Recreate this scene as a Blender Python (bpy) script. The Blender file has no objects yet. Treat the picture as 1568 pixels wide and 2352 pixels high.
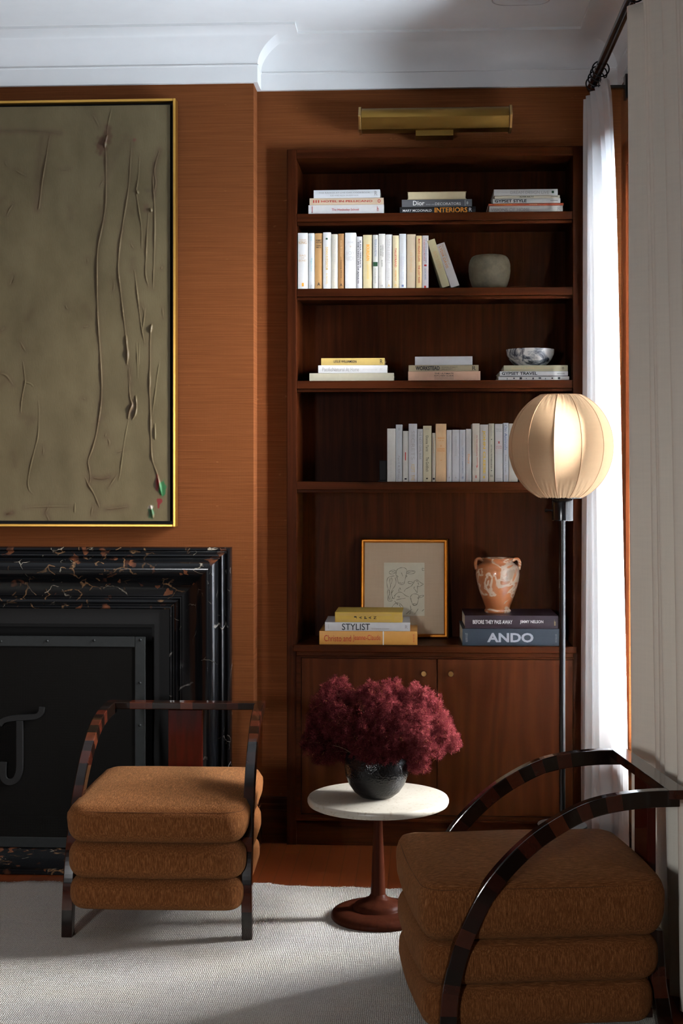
import bpy, bmesh, math, random
import numpy as np
from mathutils import Vector, Matrix

SC = bpy.context.scene
COL = SC.collection
PI = math.pi
random.seed(7)
RNG = np.random.default_rng(11)

# ------------------------------------------------------------------ camera, sky, exposure
YAW = math.radians(3.2)
CH = 1.46                       # camera height
F = 50.0 / 36.0 * 2352          # focal length in pixels
HZ = 1080.0                     # horizon row
cam_d = bpy.data.cameras.new('camera'); cam = bpy.data.objects.new('camera', cam_d); COL.objects.link(cam)
cam.location = (0, 0, CH); cam.rotation_euler = (PI / 2, 0, YAW)
cam_d.lens = 50; cam_d.sensor_width = 36; cam_d.sensor_fit = 'AUTO'
cam_d.shift_y = -(1176 - HZ) / 2352
cam_d.clip_start = 0.02
SC.camera = cam
SC.view_settings.view_transform = 'Standard'; SC.view_settings.look = 'None'
SC.view_settings.exposure = 0.28; SC.view_settings.gamma = 1
SC.cycles.use_denoising = True
SC.cycles.max_bounces = 10; SC.cycles.diffuse_bounces = 6; SC.cycles.transparent_max_bounces = 16
SC.cycles.sample_clamp_indirect = 8
SC.cycles.caustics_reflective = False; SC.cycles.caustics_refractive = False

world = bpy.data.worlds.new('world'); SC.world = world; world.use_nodes = True
wbg = world.node_tree.nodes['Background']
_wt = world.node_tree
_tc = _wt.nodes.new('ShaderNodeTexCoord'); _sx = _wt.nodes.new('ShaderNodeSeparateXYZ'); _rp = _wt.nodes.new('ShaderNodeValToRGB')
_mr = _wt.nodes.new('ShaderNodeMapRange'); _mr.inputs[1].default_value = -1; _mr.inputs[2].default_value = 1
_wt.links.new(_tc.outputs['Generated'], _sx.inputs[0]); _wt.links.new(_sx.outputs[2], _mr.inputs[0]); _wt.links.new(_mr.outputs[0], _rp.inputs[0])
_e = _rp.color_ramp.elements; _e[0].position = .46; _e[0].color = (0.35, 0.40, 0.46, 1); _e[1].position = .54; _e[1].color = (0.92, 0.93, 0.945, 1)
_wt.links.new(_rp.outputs[0], wbg.inputs[0]); wbg.inputs[1].default_value = 270.0

ROOM_R, ROOM_L, ROOM_B, ROOM_F, ROOM_T = 0.775, -3.6, 5.57, -1.7, 3.13
WIN1 = (4.66, 5.36, 0.42, 2.60)          # on the right wall: Y0, Y1, Z0, Z1
WIN3 = (-2.05, -1.65, 1.25, 2.05)           # on the wall behind the camera: X0, X1, Z0, Z1
def portal(name, loc, rot, sx, sy):
    l = bpy.data.lights.new(name, 'AREA'); l.shape = 'RECTANGLE'; l.size = sx; l.size_y = sy
    l.cycles.is_portal = True
    o = bpy.data.objects.new(name, l); COL.objects.link(o); o.location = loc; o.rotation_euler = rot
portal('window_daylight', (ROOM_R + .10, (WIN1[0] + WIN1[1]) / 2, (WIN1[2] + WIN1[3]) / 2), (0, PI / 2, 0), WIN1[3] - WIN1[2], WIN1[1] - WIN1[0])
portal('window_daylight', ((WIN3[0] + WIN3[1]) / 2, ROOM_F - .10, (WIN3[2] + WIN3[3]) / 2), (PI / 2, 0, 0), WIN3[1] - WIN3[0], WIN3[3] - WIN3[2])

# ------------------------------------------------------------------ measuring helpers
_c, _s = math.cos(YAW), math.sin(YAW)
def at(x, y, Y):
    """point on the vertical plane at distance Y that the photo shows at column x, row y"""
    k = (x - 784) / F
    X = Y * (k * _c - _s) / (_c + k * _s)
    fwd = -X * _s + Y * _c
    return Vector((X, Y, CH - (y - HZ) * fwd / F))
def onfloor(x, y, z=0.0):
    fwd = F * (CH - z) / (y - HZ); r = (x - 784) / F * fwd
    return Vector((r * _c - fwd * _s, r * _s + fwd * _c, z))

# ------------------------------------------------------------------ materials
def lin(r, g, b):
    def f(v):
        v /= 255.0
        return v / 12.92 if v <= 0.04045 else ((v + 0.055) / 1.055) ** 2.4
    return (f(r), f(g), f(b))
class NT:
    def __init__(s, name):
        s.m = bpy.data.materials.new(name); s.m.use_nodes = True
        s.t = s.m.node_tree; s.b = s.t.nodes['Principled BSDF']; s.out = s.t.nodes['Material Output']
    def n(s, typ, **kw):
        n = s.t.nodes.new(typ)
        for k, v in kw.items(): setattr(n, k, v)
        return n
    def l(s, a, b): s.t.links.new(a, b)
    def coords(s, scale=(1, 1, 1), rot=(0, 0, 0), kind='Object'):
        tc = s.n('ShaderNodeTexCoord'); mp = s.n('ShaderNodeMapping')
        mp.inputs['Scale'].default_value = scale; mp.inputs['Rotation'].default_value = rot
        s.l(tc.outputs[kind], mp.inputs['Vector']); return mp.outputs[0]
    def noise(s, vec, scale=5, detail=4, rough=.55, dist=0):
        n = s.n('ShaderNodeTexNoise'); n.inputs['Scale'].default_value = scale; n.inputs['Detail'].default_value = detail
        n.inputs['Roughness'].default_value = rough; n.inputs['Distortion'].default_value = dist
        if vec is not None: s.l(vec, n.inputs['Vector'])
        return n.outputs[0]
    def ramp(s, fac, stops):
        r = s.n('ShaderNodeValToRGB'); e = r.color_ramp.elements
        while len(e) < len(stops): e.new(0.5)
        for el, (p, c) in zip(e, stops):
            el.position = p; el.color = (*c, 1) if len(c) == 3 else c
        s.l(fac, r.inputs[0]); return r.outputs[0]
    def mix(s, fac, a, b, mode='MIX'):
        n = s.n('ShaderNodeMix', data_type='RGBA', blend_type=mode)
        for sock, v in ((n.inputs[0], fac), (n.inputs[6], a), (n.inputs[7], b)):
            if hasattr(v, 'is_output'): s.l(v, sock)
            elif isinstance(v, (int, float)): sock.default_value = v
            else: sock.default_value = (*v, 1)
        return n.outputs[2]
    def math(s, op, a, b=None):
        n = s.n('ShaderNodeMath', operation=op)
        for i, v in enumerate((a, b)):
            if v is None: continue
            if hasattr(v, 'is_output'): s.l(v, n.inputs[i])
            else: n.inputs[i].default_value = v
        return n.outputs[0]
    def bump(s, h, strength=.3, dist=.002):
        n = s.n('ShaderNodeBump'); n.inputs['Strength'].default_value = strength; n.inputs['Distance'].default_value = dist
        s.l(h, n.inputs['Height']); s.l(n.outputs[0], s.b.inputs['Normal']); return n.outputs[0]
    def set(s, col=None, rough=None, metal=None, coat=None, sheen=None, spec=None):
        b = s.b
        def put(k, v):
            if v is None: return
            if hasattr(v, 'is_output'): s.l(v, b.inputs[k])
            elif isinstance(v, tuple): b.inputs[k].default_value = (*v, 1)
            else: b.inputs[k].default_value = v
        put('Base Color', col); put('Roughness', rough); put('Metallic', metal); put('Coat Weight', coat)
        put('Sheen Weight', sheen); put('Specular IOR Level', spec)
        return s.m
def sc3(c, k): return tuple(v * k for v in c)
_plain = {}
def plain(col, rough=.6, name='paint'):
    key = (col, rough)
    if key not in _plain:
        t = NT(name); v = t.coords(); n = t.noise(v, 60, 3)
        t.set(t.mix(n, sc3(col, .92), sc3(col, 1.06)), rough, spec=.25)
        _plain[key] = t.m
    return _plain[key]

def wood(name, dark, light, axis='Z', rough=.42, scale=1.0, coat=0.0):
    t = NT(name)
    sc = {'Z': (26, 26, 1.3), 'X': (1.3, 26, 26), 'Y': (26, 1.3, 26)}[axis]
    v = t.coords(tuple(a * scale for a in sc)); n1 = t.noise(v, 1.6, 6, .6, .6)
    sc2 = {'Z': (160, 160, 4), 'X': (4, 160, 160), 'Y': (160, 4, 160)}[axis]
    n2 = t.noise(t.coords(sc2), 1.0, 3)
    col = t.ramp(n1, [(.25, dark), (.5, tuple((a + b) / 2 for a, b in zip(dark, light))), (.75, light)])
    col = t.mix(t.math('MULTIPLY', n2, .55), col, sc3(dark, .6))
    t.set(col, rough, coat=coat, spec=.025); t.bump(n2, .12, .001); return t.m
WALNUT_D, WALNUT_L = (0.0165, 0.0036, 0.0010), (0.060, 0.0140, 0.0038)
m_wal = wood('walnut', WALNUT_D, WALNUT_L, 'Z'); m_walx = wood('walnut_across', WALNUT_D, WALNUT_L, 'X')
m_ped = wood('walnut_turned', (0.030, 0.0075, 0.0040), (0.062, 0.0165, 0.0080), 'Z', .35)

# figured door veneer: cathedral grain
t = NT('walnut_veneer'); v = t.coords((1.0, 1.0, .16))
nz = t.noise(v, 3.2, 3, .5); wv = t.n('ShaderNodeTexWave', wave_type='BANDS', bands_direction='X')
wv.inputs['Scale'].default_value = 5; wv.inputs['Distortion'].default_value = 14; wv.inputs['Detail'].default_value = 3
wv.inputs['Detail Scale'].default_value = 1.2; t.l(v, wv.inputs['Vector'])
f2 = t.noise(t.coords((170, 170, 4)), 1, 3)
c = t.ramp(wv.outputs[0], [(.0, (0.040, 0.0088, 0.0024)), (.6, (0.054, 0.0125, 0.0035)), (1, (0.072, 0.0180, 0.0053))])
c = t.mix(t.math('MULTIPLY', f2, .6), c, (0.024, 0.0066, 0.0024)); g3 = t.noise(t.coords((34, 34, 1.1)), 1.5, 5, .6, .5); c = t.mix(t.math('MULTIPLY', g3, .5), c, (0.03, 0.008, 0.003)); t.set(c, .42, spec=.03); m_door = t.m

# grasscloth
def grass(name):
    t = NT(name)
    v = t.coords((4, 4, 330)); n1 = t.noise(v, 1.0, 4, .5)
    v2 = t.coords((14, 14, 620)); n2 = t.noise(v2, 1.0, 3, .6)
    v3 = t.coords((22, 22, 60)); n3 = t.noise(v3, 1.0, 2)
    vv = t.coords((420, 420, 8)); n4 = t.noise(vv, 1.0, 2)
    col = t.ramp(n1, [(.25, (0.108, 0.031, 0.0088)), (.55, (0.155, 0.048, 0.0140)), (.8, (0.205, 0.068, 0.021))])
    col = t.mix(t.math('MULTIPLY', n2, .5), col, (0.098, 0.029, 0.008))
    slub = t.ramp(n3, [(.72, (0, 0, 0)), (.78, (1, 1, 1))])
    col = t.mix(t.math('MULTIPLY', slub, .25), col, (0.38, 0.17, 0.065))
    t.set(col, .85, spec=.08)
    h = t.math('ADD', t.math('ADD', n2, t.math('MULTIPLY', n4, .35)), t.math('MULTIPLY', slub, .6))
    t.bump(h, .5, .002); return t.m
m_grass = grass('grasscloth')

t = NT('plaster_white'); n = t.noise(t.coords(), 14, 3)
t.set(t.mix(n, (0.66, 0.66, 0.65), (0.71, 0.71, 0.70)), .55); m_plaster = t.m

# floor boards
t = NT('floor_boards'); v = t.coords(rot=(0, 0, PI / 2))
br = t.n('ShaderNodeTexBrick'); t.l(v, br.inputs['Vector'])
br.inputs['Scale'].default_value = 1; br.inputs['Brick Width'].default_value = .9; br.inputs['Row Height'].default_value = .058
br.inputs['Mortar Size'].default_value = .0012; br.inputs['Bias'].default_value = 0
br.inputs['Color1'].default_value = (0.135, 0.027, 0.006, 1); br.inputs['Color2'].default_value = (0.215, 0.048, 0.011, 1)
br.inputs['Mortar'].default_value = (0.03, 0.008, 0.004, 1)
g = t.noise(t.coords((60, 3, 60)), 1.2, 6, .62, .5)
c = t.mix(t.math('MULTIPLY', g, .65), br.outputs[0], (0.10, 0.022, 0.007))
t.set(c, .30, coat=.12, spec=.3); t.bump(br.outputs[1], -.25, .001); m_floor = t.m

# upholstery: heathered brown bouclé
def fabric():
    t = NT('brown_wool')
    ge = t.n('ShaderNodeNewGeometry'); vt = t.n('ShaderNodeVectorTransform', vector_type='NORMAL', convert_from='WORLD', convert_to='OBJECT'); t.l(ge.outputs['Normal'], vt.inputs[0])
    sx = t.n('ShaderNodeSeparateXYZ'); t.l(vt.outputs[0], sx.inputs[0]); up = t.ramp(t.math('ABSOLUTE', sx.outputs[2]), [(.55, (0, 0, 0)), (.75, (1, 1, 1))])
    n1 = t.mix(up, t.noise(t.coords((330, 330, 46)), 1, 4, .7), t.noise(t.coords((330, 46, 330)), 1, 4, .7))
    n2 = t.noise(t.coords((420, 420, 420)), 1, 2)
    n3 = t.mix(up, t.noise(t.coords((230, 230, 16)), 1.0, 1), t.noise(t.coords((230, 16, 230)), 1.0, 1))
    col = t.ramp(n1, [(.30, (0.076, 0.0240, 0.0066)), (.50, (0.150, 0.0525, 0.0155)), (.69, (0.275, 0.113, 0.039))])
    fl = t.ramp(n3, [(.70, (0, 0, 0)), (.80, (1, 1, 1))])
    col = t.mix(t.math('MULTIPLY', fl, .35), col, (0.45, 0.26, 0.11))
    t.set(col, .95, sheen=.10, spec=.08)
    t.b.inputs['Sheen Tint'].default_value = (0.9, 0.6, 0.3, 1)
    t.bump(t.math('ADD', n1, n2), .8, .003); return t.m
m_wool = fabric()

# lacquered striped ebony: bands across the length ('along' attribute)
t = NT('lacquered_ebony'); a = t.n('ShaderNodeAttribute', attribute_name='along')
cx = t.n('ShaderNodeCombineXYZ'); t.l(t.math('MULTIPLY', a.outputs['Fac'], 17.0), cx.inputs[0])
vo = t.n('ShaderNodeTexVoronoi', voronoi_dimensions='1D'); t.l(t.math('MULTIPLY', a.outputs['Fac'], 24.0), vo.inputs['W']); vo.inputs['Scale'].default_value = 1
fine = t.noise(t.coords((45, 45, 45)), 1, 4)
sepc = t.n('ShaderNodeSeparateColor'); t.l(vo.outputs['Color'], sepc.inputs[0])
c = t.ramp(sepc.outputs[0], [(.45, (0.006, 0.003, 0.002)), (.62, (0.018, 0.005, 0.003)), (.85, (0.050, 0.010, 0.005)), (1, (0.085, 0.022, 0.009))])
c = t.mix(t.math('MULTIPLY', fine, .6), c, (0.006, 0.003, 0.002))
t.set(c, .12, coat=.3, spec=.35); t.b.inputs['Coat Roughness'].default_value = .06; m_ebony = t.m
t = NT('red_lacquer_veneer'); n = t.noise(t.coords((30, 30, 4)), 1.5, 4, .6)
t.set(t.ramp(n, [(.3, (0.025, 0.004, 0.002)), (.7, (0.050, 0.003, 0.0018))]), .12, coat=.15, spec=.3); m_splat = t.m

# black marbles
def marble(name, kind):
    t = NT(name); v = t.coords()
    nz = t.n('ShaderNodeTexNoise'); nz.inputs['Scale'].default_value = 5; nz.inputs['Detail'].default_value = 6; t.l(v, nz.inputs['Vector'])
    wv = t.mix(.16, v, nz.outputs['Color'])
    def vein(scale, width, mask_scale, mlo, mhi, sq=(1, 1, 1)):
        mp = t.n('ShaderNodeMapping'); mp.inputs['Scale'].default_value = sq; t.l(wv, mp.inputs['Vector'])
        vo = t.n('ShaderNodeTexVoronoi', feature='DISTANCE_TO_EDGE'); vo.inputs['Scale'].default_value = scale
        t.l(mp.outputs[0], vo.inputs['Vector'])
        e = t.ramp(vo.outputs['Distance'], [(0, (1, 1, 1)), (width, (0, 0, 0))])
        mk = t.ramp(t.noise(t.coords(), mask_scale, 3), [(mlo, (0, 0, 0)), (mhi, (1, 1, 1))])
        return t.math('MULTIPLY', e, mk)
    base = (0.0045, 0.0048, 0.0055)
    if kind == 'gold':
        vc = t.n('ShaderNodeTexVoronoi'); vc.inputs['Scale'].default_value = 42; t.l(wv, vc.inputs['Vector']); se = t.n('ShaderNodeSeparateColor'); t.l(vc.outputs['Color'], se.inputs[0])
        fleck = t.math('MULTIPLY', t.ramp(se.outputs[0], [(.80, (0, 0, 0)), (.82, (1, 1, 1))]), t.ramp(t.noise(t.coords(), 8, 3), [(.50, (0, 0, 0)), (.58, (1, 1, 1))]))
        brk = t.ramp(t.noise(t.coords((1, 1, 1), (.3, .2, .5)), 24, 2), [(.50, (0, 0, 0)), (.56, (1, 1, 1))])
        e1 = t.math('MULTIPLY', vein(20, .05, 6, .46, .56, (.8, 1, 1)), brk); e3 = t.math('MULTIPLY', vein(9, .014, 5, .50, .6), brk)
        c = t.mix(t.math('MULTIPLY', fleck, .8), base, (0.13, 0.045, 0.020)); c = t.mix(t.math('MULTIPLY', e1, .7), c, (0.24, 0.13, 0.06)); c = t.mix(e3, c, (0.30, 0.26, 0.20))
    else:
        e1 = vein(5.5, .012, 5, .52, .60, (1, 1, .55)); e2 = vein(14, .018, 9, .60, .68)
        c = t.mix(e1, base, (0.36, 0.34, 0.31)); c = t.mix(t.math('MULTIPLY', e2, .5), c, (0.30, 0.27, 0.22))
    t.set(c, .16, spec=.35); return t.m
m_marble_g = marble('black_gold_marble', 'gold'); m_marble_w = marble('black_white_marble', 'white')
m_black = plain((0.0032, 0.0031, 0.0031), .6, 'soot_black')
t = NT('blackened_iron'); n = t.noise(t.coords(), 40, 4); t.set(t.mix(n, (0.0065, 0.0078, 0.0078), (0.0155, 0.0175, 0.0175)), .5, 0, spec=.2); m_iron = t.m
t = NT('black_metal'); n = t.noise(t.coords(), 90, 2); t.set(t.mix(n, (0.004, 0.004, 0.0045), (0.008, 0.008, 0.009)), .2, 0, spec=.55); m_blackmetal = t.m

# brass and gilt
def brass(name, c0, c1, r):
    t = NT(name); n = t.noise(t.coords((3, 12, 12)), 2, 4); t.set(t.mix(n, c0, c1), r, 1.0); return t.m
m_brass = brass('aged_brass', (0.20, 0.115, 0.024), (0.31, 0.185, 0.048), .36)
m_brassbright = brass('brass', (0.45, 0.28, 0.10), (0.55, 0.36, 0.14), .28)
m_gilt = brass('gilt', (0.55, 0.29, 0.055), (0.68, 0.39, 0.09), .35)
m_gilt2 = brass('gilt_wood', (0.48, 0.20, 0.035), (0.62, 0.30, 0.06), .38)

# linens
def linen(name, col, trans, tcol=None):
    t = NT(name); v = t.coords((500, 500, 500)); n = t.noise(v, 1, 2); n2 = t.noise(t.coords((9, 9, 120)), 1, 3); n3 = t.noise(t.coords((160, 160, 5)), 1, 3)
    c = t.mix(t.math('MULTIPLY', t.math('ADD', n2, n3), .4), sc3(col, 1.06), sc3(col, .84))
    d = t.n('ShaderNodeBsdfDiffuse'); tr = t.n('ShaderNodeBsdfTranslucent'); mx = t.n('ShaderNodeMixShader')
    t.l(c, d.inputs[0]); tr.inputs[0].default_value = (*(tcol or col), 1)
    bp = t.n('ShaderNodeBump'); bp.inputs['Strength'].default_value = .25; bp.inputs['Distance'].default_value = .001; t.l(n, bp.inputs['Height']); t.l(bp.outputs[0], d.inputs['Normal'])
    mx.inputs[0].default_value = trans; t.l(d.outputs[0], mx.inputs[1]); t.l(tr.outputs[0], mx.inputs[2]); t.l(mx.outputs[0], t.out.inputs[0]); return t.m
m_linen = linen('linen_curtain', (0.76, 0.71, 0.61), .05, (0.72, 0.66, 0.56))
m_lining = linen('white_curtain', (0.80, 0.79, 0.77), .62, (0.95, 0.96, 0.97))
m_shade = linen('peach_silk', (0.50, 0.335, 0.195), .08, (0.85, 0.62, 0.42))
m_shaderib = linen('peach_rib', (0.42, 0.25, 0.14), .1)

# rug
t = NT('wool_rug'); n1 = t.noise(t.coords((1.6, 3.4, 1)), 1.3, 5, .6); n2 = t.noise(t.coords((150, 330, 1)), 1, 3); n3 = t.noise(t.coords((3, 60, 1)), 1, 3)
n4 = t.noise(t.coords((2.2, 5, 1)), 1.1, 4)
c = t.ramp(n1, [(.3, (0.56, 0.55, 0.525)), (.5, (0.66, 0.645, 0.585)), (.68, (0.68, 0.645, 0.545))])
c = t.mix(t.math('MULTIPLY', n3, .35), c, (0.44, 0.435, 0.43))
yel = t.ramp(n4, [(.66, (0, 0, 0)), (.76, (1, 1, 1))]); c = t.mix(t.math('MULTIPLY', yel, .28), c, (0.44, 0.36, 0.20))
c = t.mix(t.math('MULTIPLY', t.ramp(n2, [(.35, (1, 1, 1)), (.55, (0, 0, 0))]), .45), c, (0.30, 0.285, 0.25))
v = t.coords(); dn = t.n('ShaderNodeTexNoise'); dn.inputs['Scale'].default_value = 40; t.l(v, dn.inputs['Vector']); vd = t.mix(.006, v, dn.outputs['Color'])
wx = t.n('ShaderNodeTexWave', bands_direction='X'); wx.inputs['Scale'].default_value = 58; wx.inputs['Distortion'].default_value = 1.2; wx.inputs['Detail Scale'].default_value = 6; t.l(vd, wx.inputs['Vector'])
wy = t.n('ShaderNodeTexWave', bands_direction='Y'); wy.inputs['Scale'].default_value = 42; wy.inputs['Distortion'].default_value = 1.6; wy.inputs['Detail Scale'].default_value = 6; t.l(vd, wy.inputs['Vector'])
kn = t.math('ADD', t.math('MULTIPLY', t.math('MULTIPLY', wx.outputs[0], wy.outputs[0]), .8), t.math('MULTIPLY', n2, .6))
c = t.mix(t.math('MULTIPLY', t.ramp(kn, [(.28, (1, 1, 1)), (.55, (0, 0, 0))]), .5), c, (0.28, 0.265, 0.23))
t.set(c, .95, spec=.1); t.bump(kn, .9, .004); m_rug = t.m
m_fringe = plain((0.62, 0.60, 0.53), .95, 'wool_fringe')

t = NT('travertine'); n1 = t.noise(t.coords((1, 1, 6)), 16, 5, .6); n2 = t.noise(t.coords((1.4, .7, 1)), 75, 4, .6)
pit = t.ramp(n2, [(.55, (0, 0, 0)), (.66, (1, 1, 1))])
c = t.mix(n1, (0.32, 0.29, 0.235), (0.43, 0.405, 0.35)); c = t.mix(t.math('MULTIPLY', pit, .75), c, (0.28, 0.235, 0.17))
t.set(c, .35); t.bump(pit, -.3, .002); m_trav = t.m
t = NT('hammered_black'); v = t.coords((1, 1, 1)); vo = t.n('ShaderNodeTexVoronoi', feature='SMOOTH_F1'); vo.inputs['Scale'].default_value = 190; t.l(v, vo.inputs['Vector'])
t.set((0.005, 0.0045, 0.005), .24, 0, spec=.3); t.bump(vo.outputs['Distance'], .45, .003); m_hammer = t.m
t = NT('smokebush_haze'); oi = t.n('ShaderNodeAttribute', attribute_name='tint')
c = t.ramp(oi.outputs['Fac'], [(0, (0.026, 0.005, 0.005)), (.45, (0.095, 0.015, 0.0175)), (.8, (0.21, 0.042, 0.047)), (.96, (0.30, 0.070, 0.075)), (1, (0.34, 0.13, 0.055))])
d = t.n('ShaderNodeBsdfDiffuse'); tr = t.n('ShaderNodeBsdfTranslucent'); mx = t.n('ShaderNodeMixShader'); mx.inputs[0].default_value = .25
t.l(c, d.inputs[0]); t.l(c, tr.inputs[0]); t.l(d.outputs[0], mx.inputs[1]); t.l(tr.outputs[0], mx.inputs[2]); t.l(mx.outputs[0], t.out.inputs[0]); m_plume = t.m
m_stem = plain((0.10, 0.045, 0.025), .7, 'woody_stem')
t = NT('grey_stone'); n = t.noise(t.coords(), 26, 6, .65); t.set(t.ramp(n, [(.3, (0.065, 0.052, 0.028)), (.6, (0.120, 0.098, 0.056)), (.8, (0.165, 0.138, 0.084))]), .85); t.bump(n, .4, .003); m_stone = t.m
t = NT('inky_marble'); n = t.noise(t.coords(rot=(.4, .3, .2)), 19, 5, .6, 1.4); t.set(t.ramp(n, [(.38, (0.03, 0.035, 0.05)), (.46, (0.25, 0.26, 0.28)), (.53, (0.62, 0.61, 0.59)), (.9, (0.70, 0.69, 0.66))]), .25); m_inky = t.m
t = NT('marbled_clay'); n = t.noise(t.coords((1, 1, 1.5), rot=(.5, .6, 0)), 8.5, 3, .5, 1.6); n2 = t.noise(t.coords((1, 1, 2.2), rot=(.2, -.5, .3)), 7, 4, .55, .8)
c = t.ramp(n, [(.40, (0.33, 0.105, 0.034)), (.535, (0.40, 0.14, 0.05)), (.56, (0.60, 0.46, 0.34)), (.62, (0.58, 0.44, 0.32)), (.65, (0.34, 0.11, 0.036))])
c = t.mix(t.math('MULTIPLY', t.ramp(n2, [(.58, (0, 0, 0)), (.64, (1, 1, 1))]), .6), c, (0.15, 0.095, 0.05))
t.set(c, .3, coat=.3); m_clay = t.m
m_pages = plain((0.66, 0.58, 0.44), .9, 'paper_edges')
t = NT('window_glass'); tb = t.n('ShaderNodeBsdfTransparent'); gl = t.n('ShaderNodeBsdfGlossy'); gl.inputs['Roughness'].default_value = .02
fr = t.n('ShaderNodeFresnel'); mx = t.n('ShaderNodeMixShader'); t.l(fr.outputs[0], mx.inputs[0]); t.l(tb.outputs[0], mx.inputs[1]); t.l(gl.outputs[0], mx.inputs[2]); t.l(mx.outputs[0], t.out.inputs[0]); m_glass = t.m

# ------------------------------------------------------------------ mesh helpers
class MB:
    def __init__(s): s.v = []; s.f = []; s.attr = None
    def add(s, vs, fs):
        o = len(s.v); s.v += [tuple(p) for p in vs]; s.f += [tuple(i + o for i in f) for f in fs]; return s
    def box(s, x0, x1, y0, y1, z0, z1):
        return s.add([(x0, y0, z0), (x1, y0, z0), (x1, y1, z0), (x0, y1, z0), (x0, y0, z1), (x1, y0, z1), (x1, y1, z1), (x0, y1, z1)],
                     [(0, 3, 2, 1), (4, 5, 6, 7), (0, 1, 5, 4), (1, 2, 6, 5), (2, 3, 7, 6), (3, 0, 4, 7)])
    def rings(s, rings, closed=True, caps=True):
        n = len(rings[0]); o = len(s.v)
        for r in rings: s.v += [tuple(p) for p in r]
        for i in range(len(rings) - 1):
            for j in range(n if closed else n - 1):
                a = o + i * n + j; b = o + i * n + (j + 1) % n
                s.f.append((a, b, b + n, a + n))
        if caps and closed:
            s.f.append(tuple(o + j for j in reversed(range(n)))); s.f.append(tuple(o + (len(rings) - 1) * n + j for j in range(n)))
        return s
    def lathe(s, prof, c=(0, 0, 0), seg=48, caps=True):
        return s.rings([[(c[0] + r * math.cos(2 * PI * j / seg), c[1] + r * math.sin(2 * PI * j / seg), c[2] + z) for j in range(seg)] for r, z in prof], True, caps)
    def tube(s, pts, r, seg=8):
        pts = [Vector(p) for p in pts]; rings = []; up = None
        for i, p in enumerate(pts):
            d = (pts[min(i + 1, len(pts) - 1)] - pts[max(i - 1, 0)]).normalized()
            if up is None: up = Vector((0, 0, 1)) if abs(d.z) < .9 else Vector((1, 0, 0))
            n = (up - d * up.dot(d)).normalized(); b = d.cross(n); up = n
            rr = r[i] if isinstance(r, (list, tuple)) else r
            rings.append([p + n * (rr * math.cos(2 * PI * j / seg)) + b * (rr * math.sin(2 * PI * j / seg)) for j in range(seg)])
        return s.rings(rings)
    def cyl(s, p0, p1, r, seg=24): return s.tube([p0, p1], r, seg)
    def prism(s, poly, fn, e0, e1):
        """poly: list of 2-D points, fn(u, v, e) -> 3-D point, extruded from e0 to e1"""
        return s.rings([[fn(u, v, e) for u, v in poly] for e in (e0, e1)])
    def build(s, name, mat, parent=None, bevel=0, smooth=False, angle=35, local=False, segs=2):
        me = bpy.data.meshes.new(name)
        off = Vector((0, 0, 0)) if (parent is None or local) else W(parent)
        me.from_pydata([(v[0] - off[0], v[1] - off[1], v[2] - off[2]) for v in s.v], [], s.f)
        bm = bmesh.new(); bm.from_mesh(me); bmesh.ops.recalc_face_normals(bm, faces=bm.faces); bm.to_mesh(me); bm.free()
        if smooth:
            me.polygons.foreach_set('use_smooth', [True] * len(me.polygons)); me.set_sharp_from_angle(angle=math.radians(angle))
        if s.attr is not None:
            a = me.attributes.new('along', 'FLOAT', 'POINT'); a.data.foreach_set('value', s.attr)
        me.materials.append(mat)
        o = bpy.data.objects.new(name, me); COL.objects.link(o)
        if parent is not None: o.parent = parent
        if bevel:
            b = o.modifiers.new('bevel', 'BEVEL'); b.width = bevel; b.segments = segs; b.limit_method = 'ANGLE'; b.angle_limit = math.radians(40)
        return o
def W(o):
    p = Vector((0, 0, 0))
    while o is not None: p += o.location; o = o.parent
    return p
def tag(o, label, cat, group=None):
    o['label'] = label; o['category'] = cat
    if group: o['group'] = group
    return o
def thing(name, label, cat, loc=(0, 0, 0), rz=0, group=None):
    o = bpy.data.objects.new(name, None); COL.objects.link(o); o.location = loc; o.rotation_euler = (0, 0, rz); o.empty_display_size = .05
    return tag(o, label, cat, group)
def struct(o): o['kind'] = 'structure'; return o
def catmull(pts, n=8):
    P = [np.array(p, float) for p in pts]; P = [2 * P[0] - P[1]] + P + [2 * P[-1] - P[-2]]; out = []
    for i in range(1, len(P) - 2):
        for k in range(n):
            t = k / n; a, b, c, d = P[i - 1], P[i], P[i + 1], P[i + 2]
            out.append(.5 * ((2 * b) + (c - a) * t + (2 * a - 5 * b + 4 * c - d) * t * t + (3 * b - a - 3 * c + d) * t ** 3))
    out.append(P[-2]); return out
def fast_mesh(name, verts, quads, mat, parent=None, smooth=False):
    me = bpy.data.meshes.new(name); nv = len(verts); nq = len(quads)
    me.vertices.add(nv); me.vertices.foreach_set('co', np.asarray(verts, np.float32).ravel())
    me.loops.add(nq * 4); me.loops.foreach_set('vertex_index', np.asarray(quads, np.int32).ravel())
    me.polygons.add(nq); me.polygons.foreach_set('loop_start', np.arange(0, nq * 4, 4, dtype=np.int32))
    if smooth: me.polygons.foreach_set('use_smooth', np.ones(nq, bool))
    me.update(calc_edges=True); me.validate(); me.materials.append(mat)
    o = bpy.data.objects.new(name, me); COL.objects.link(o)
    if parent is not None: o.parent = parent
    return o
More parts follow.
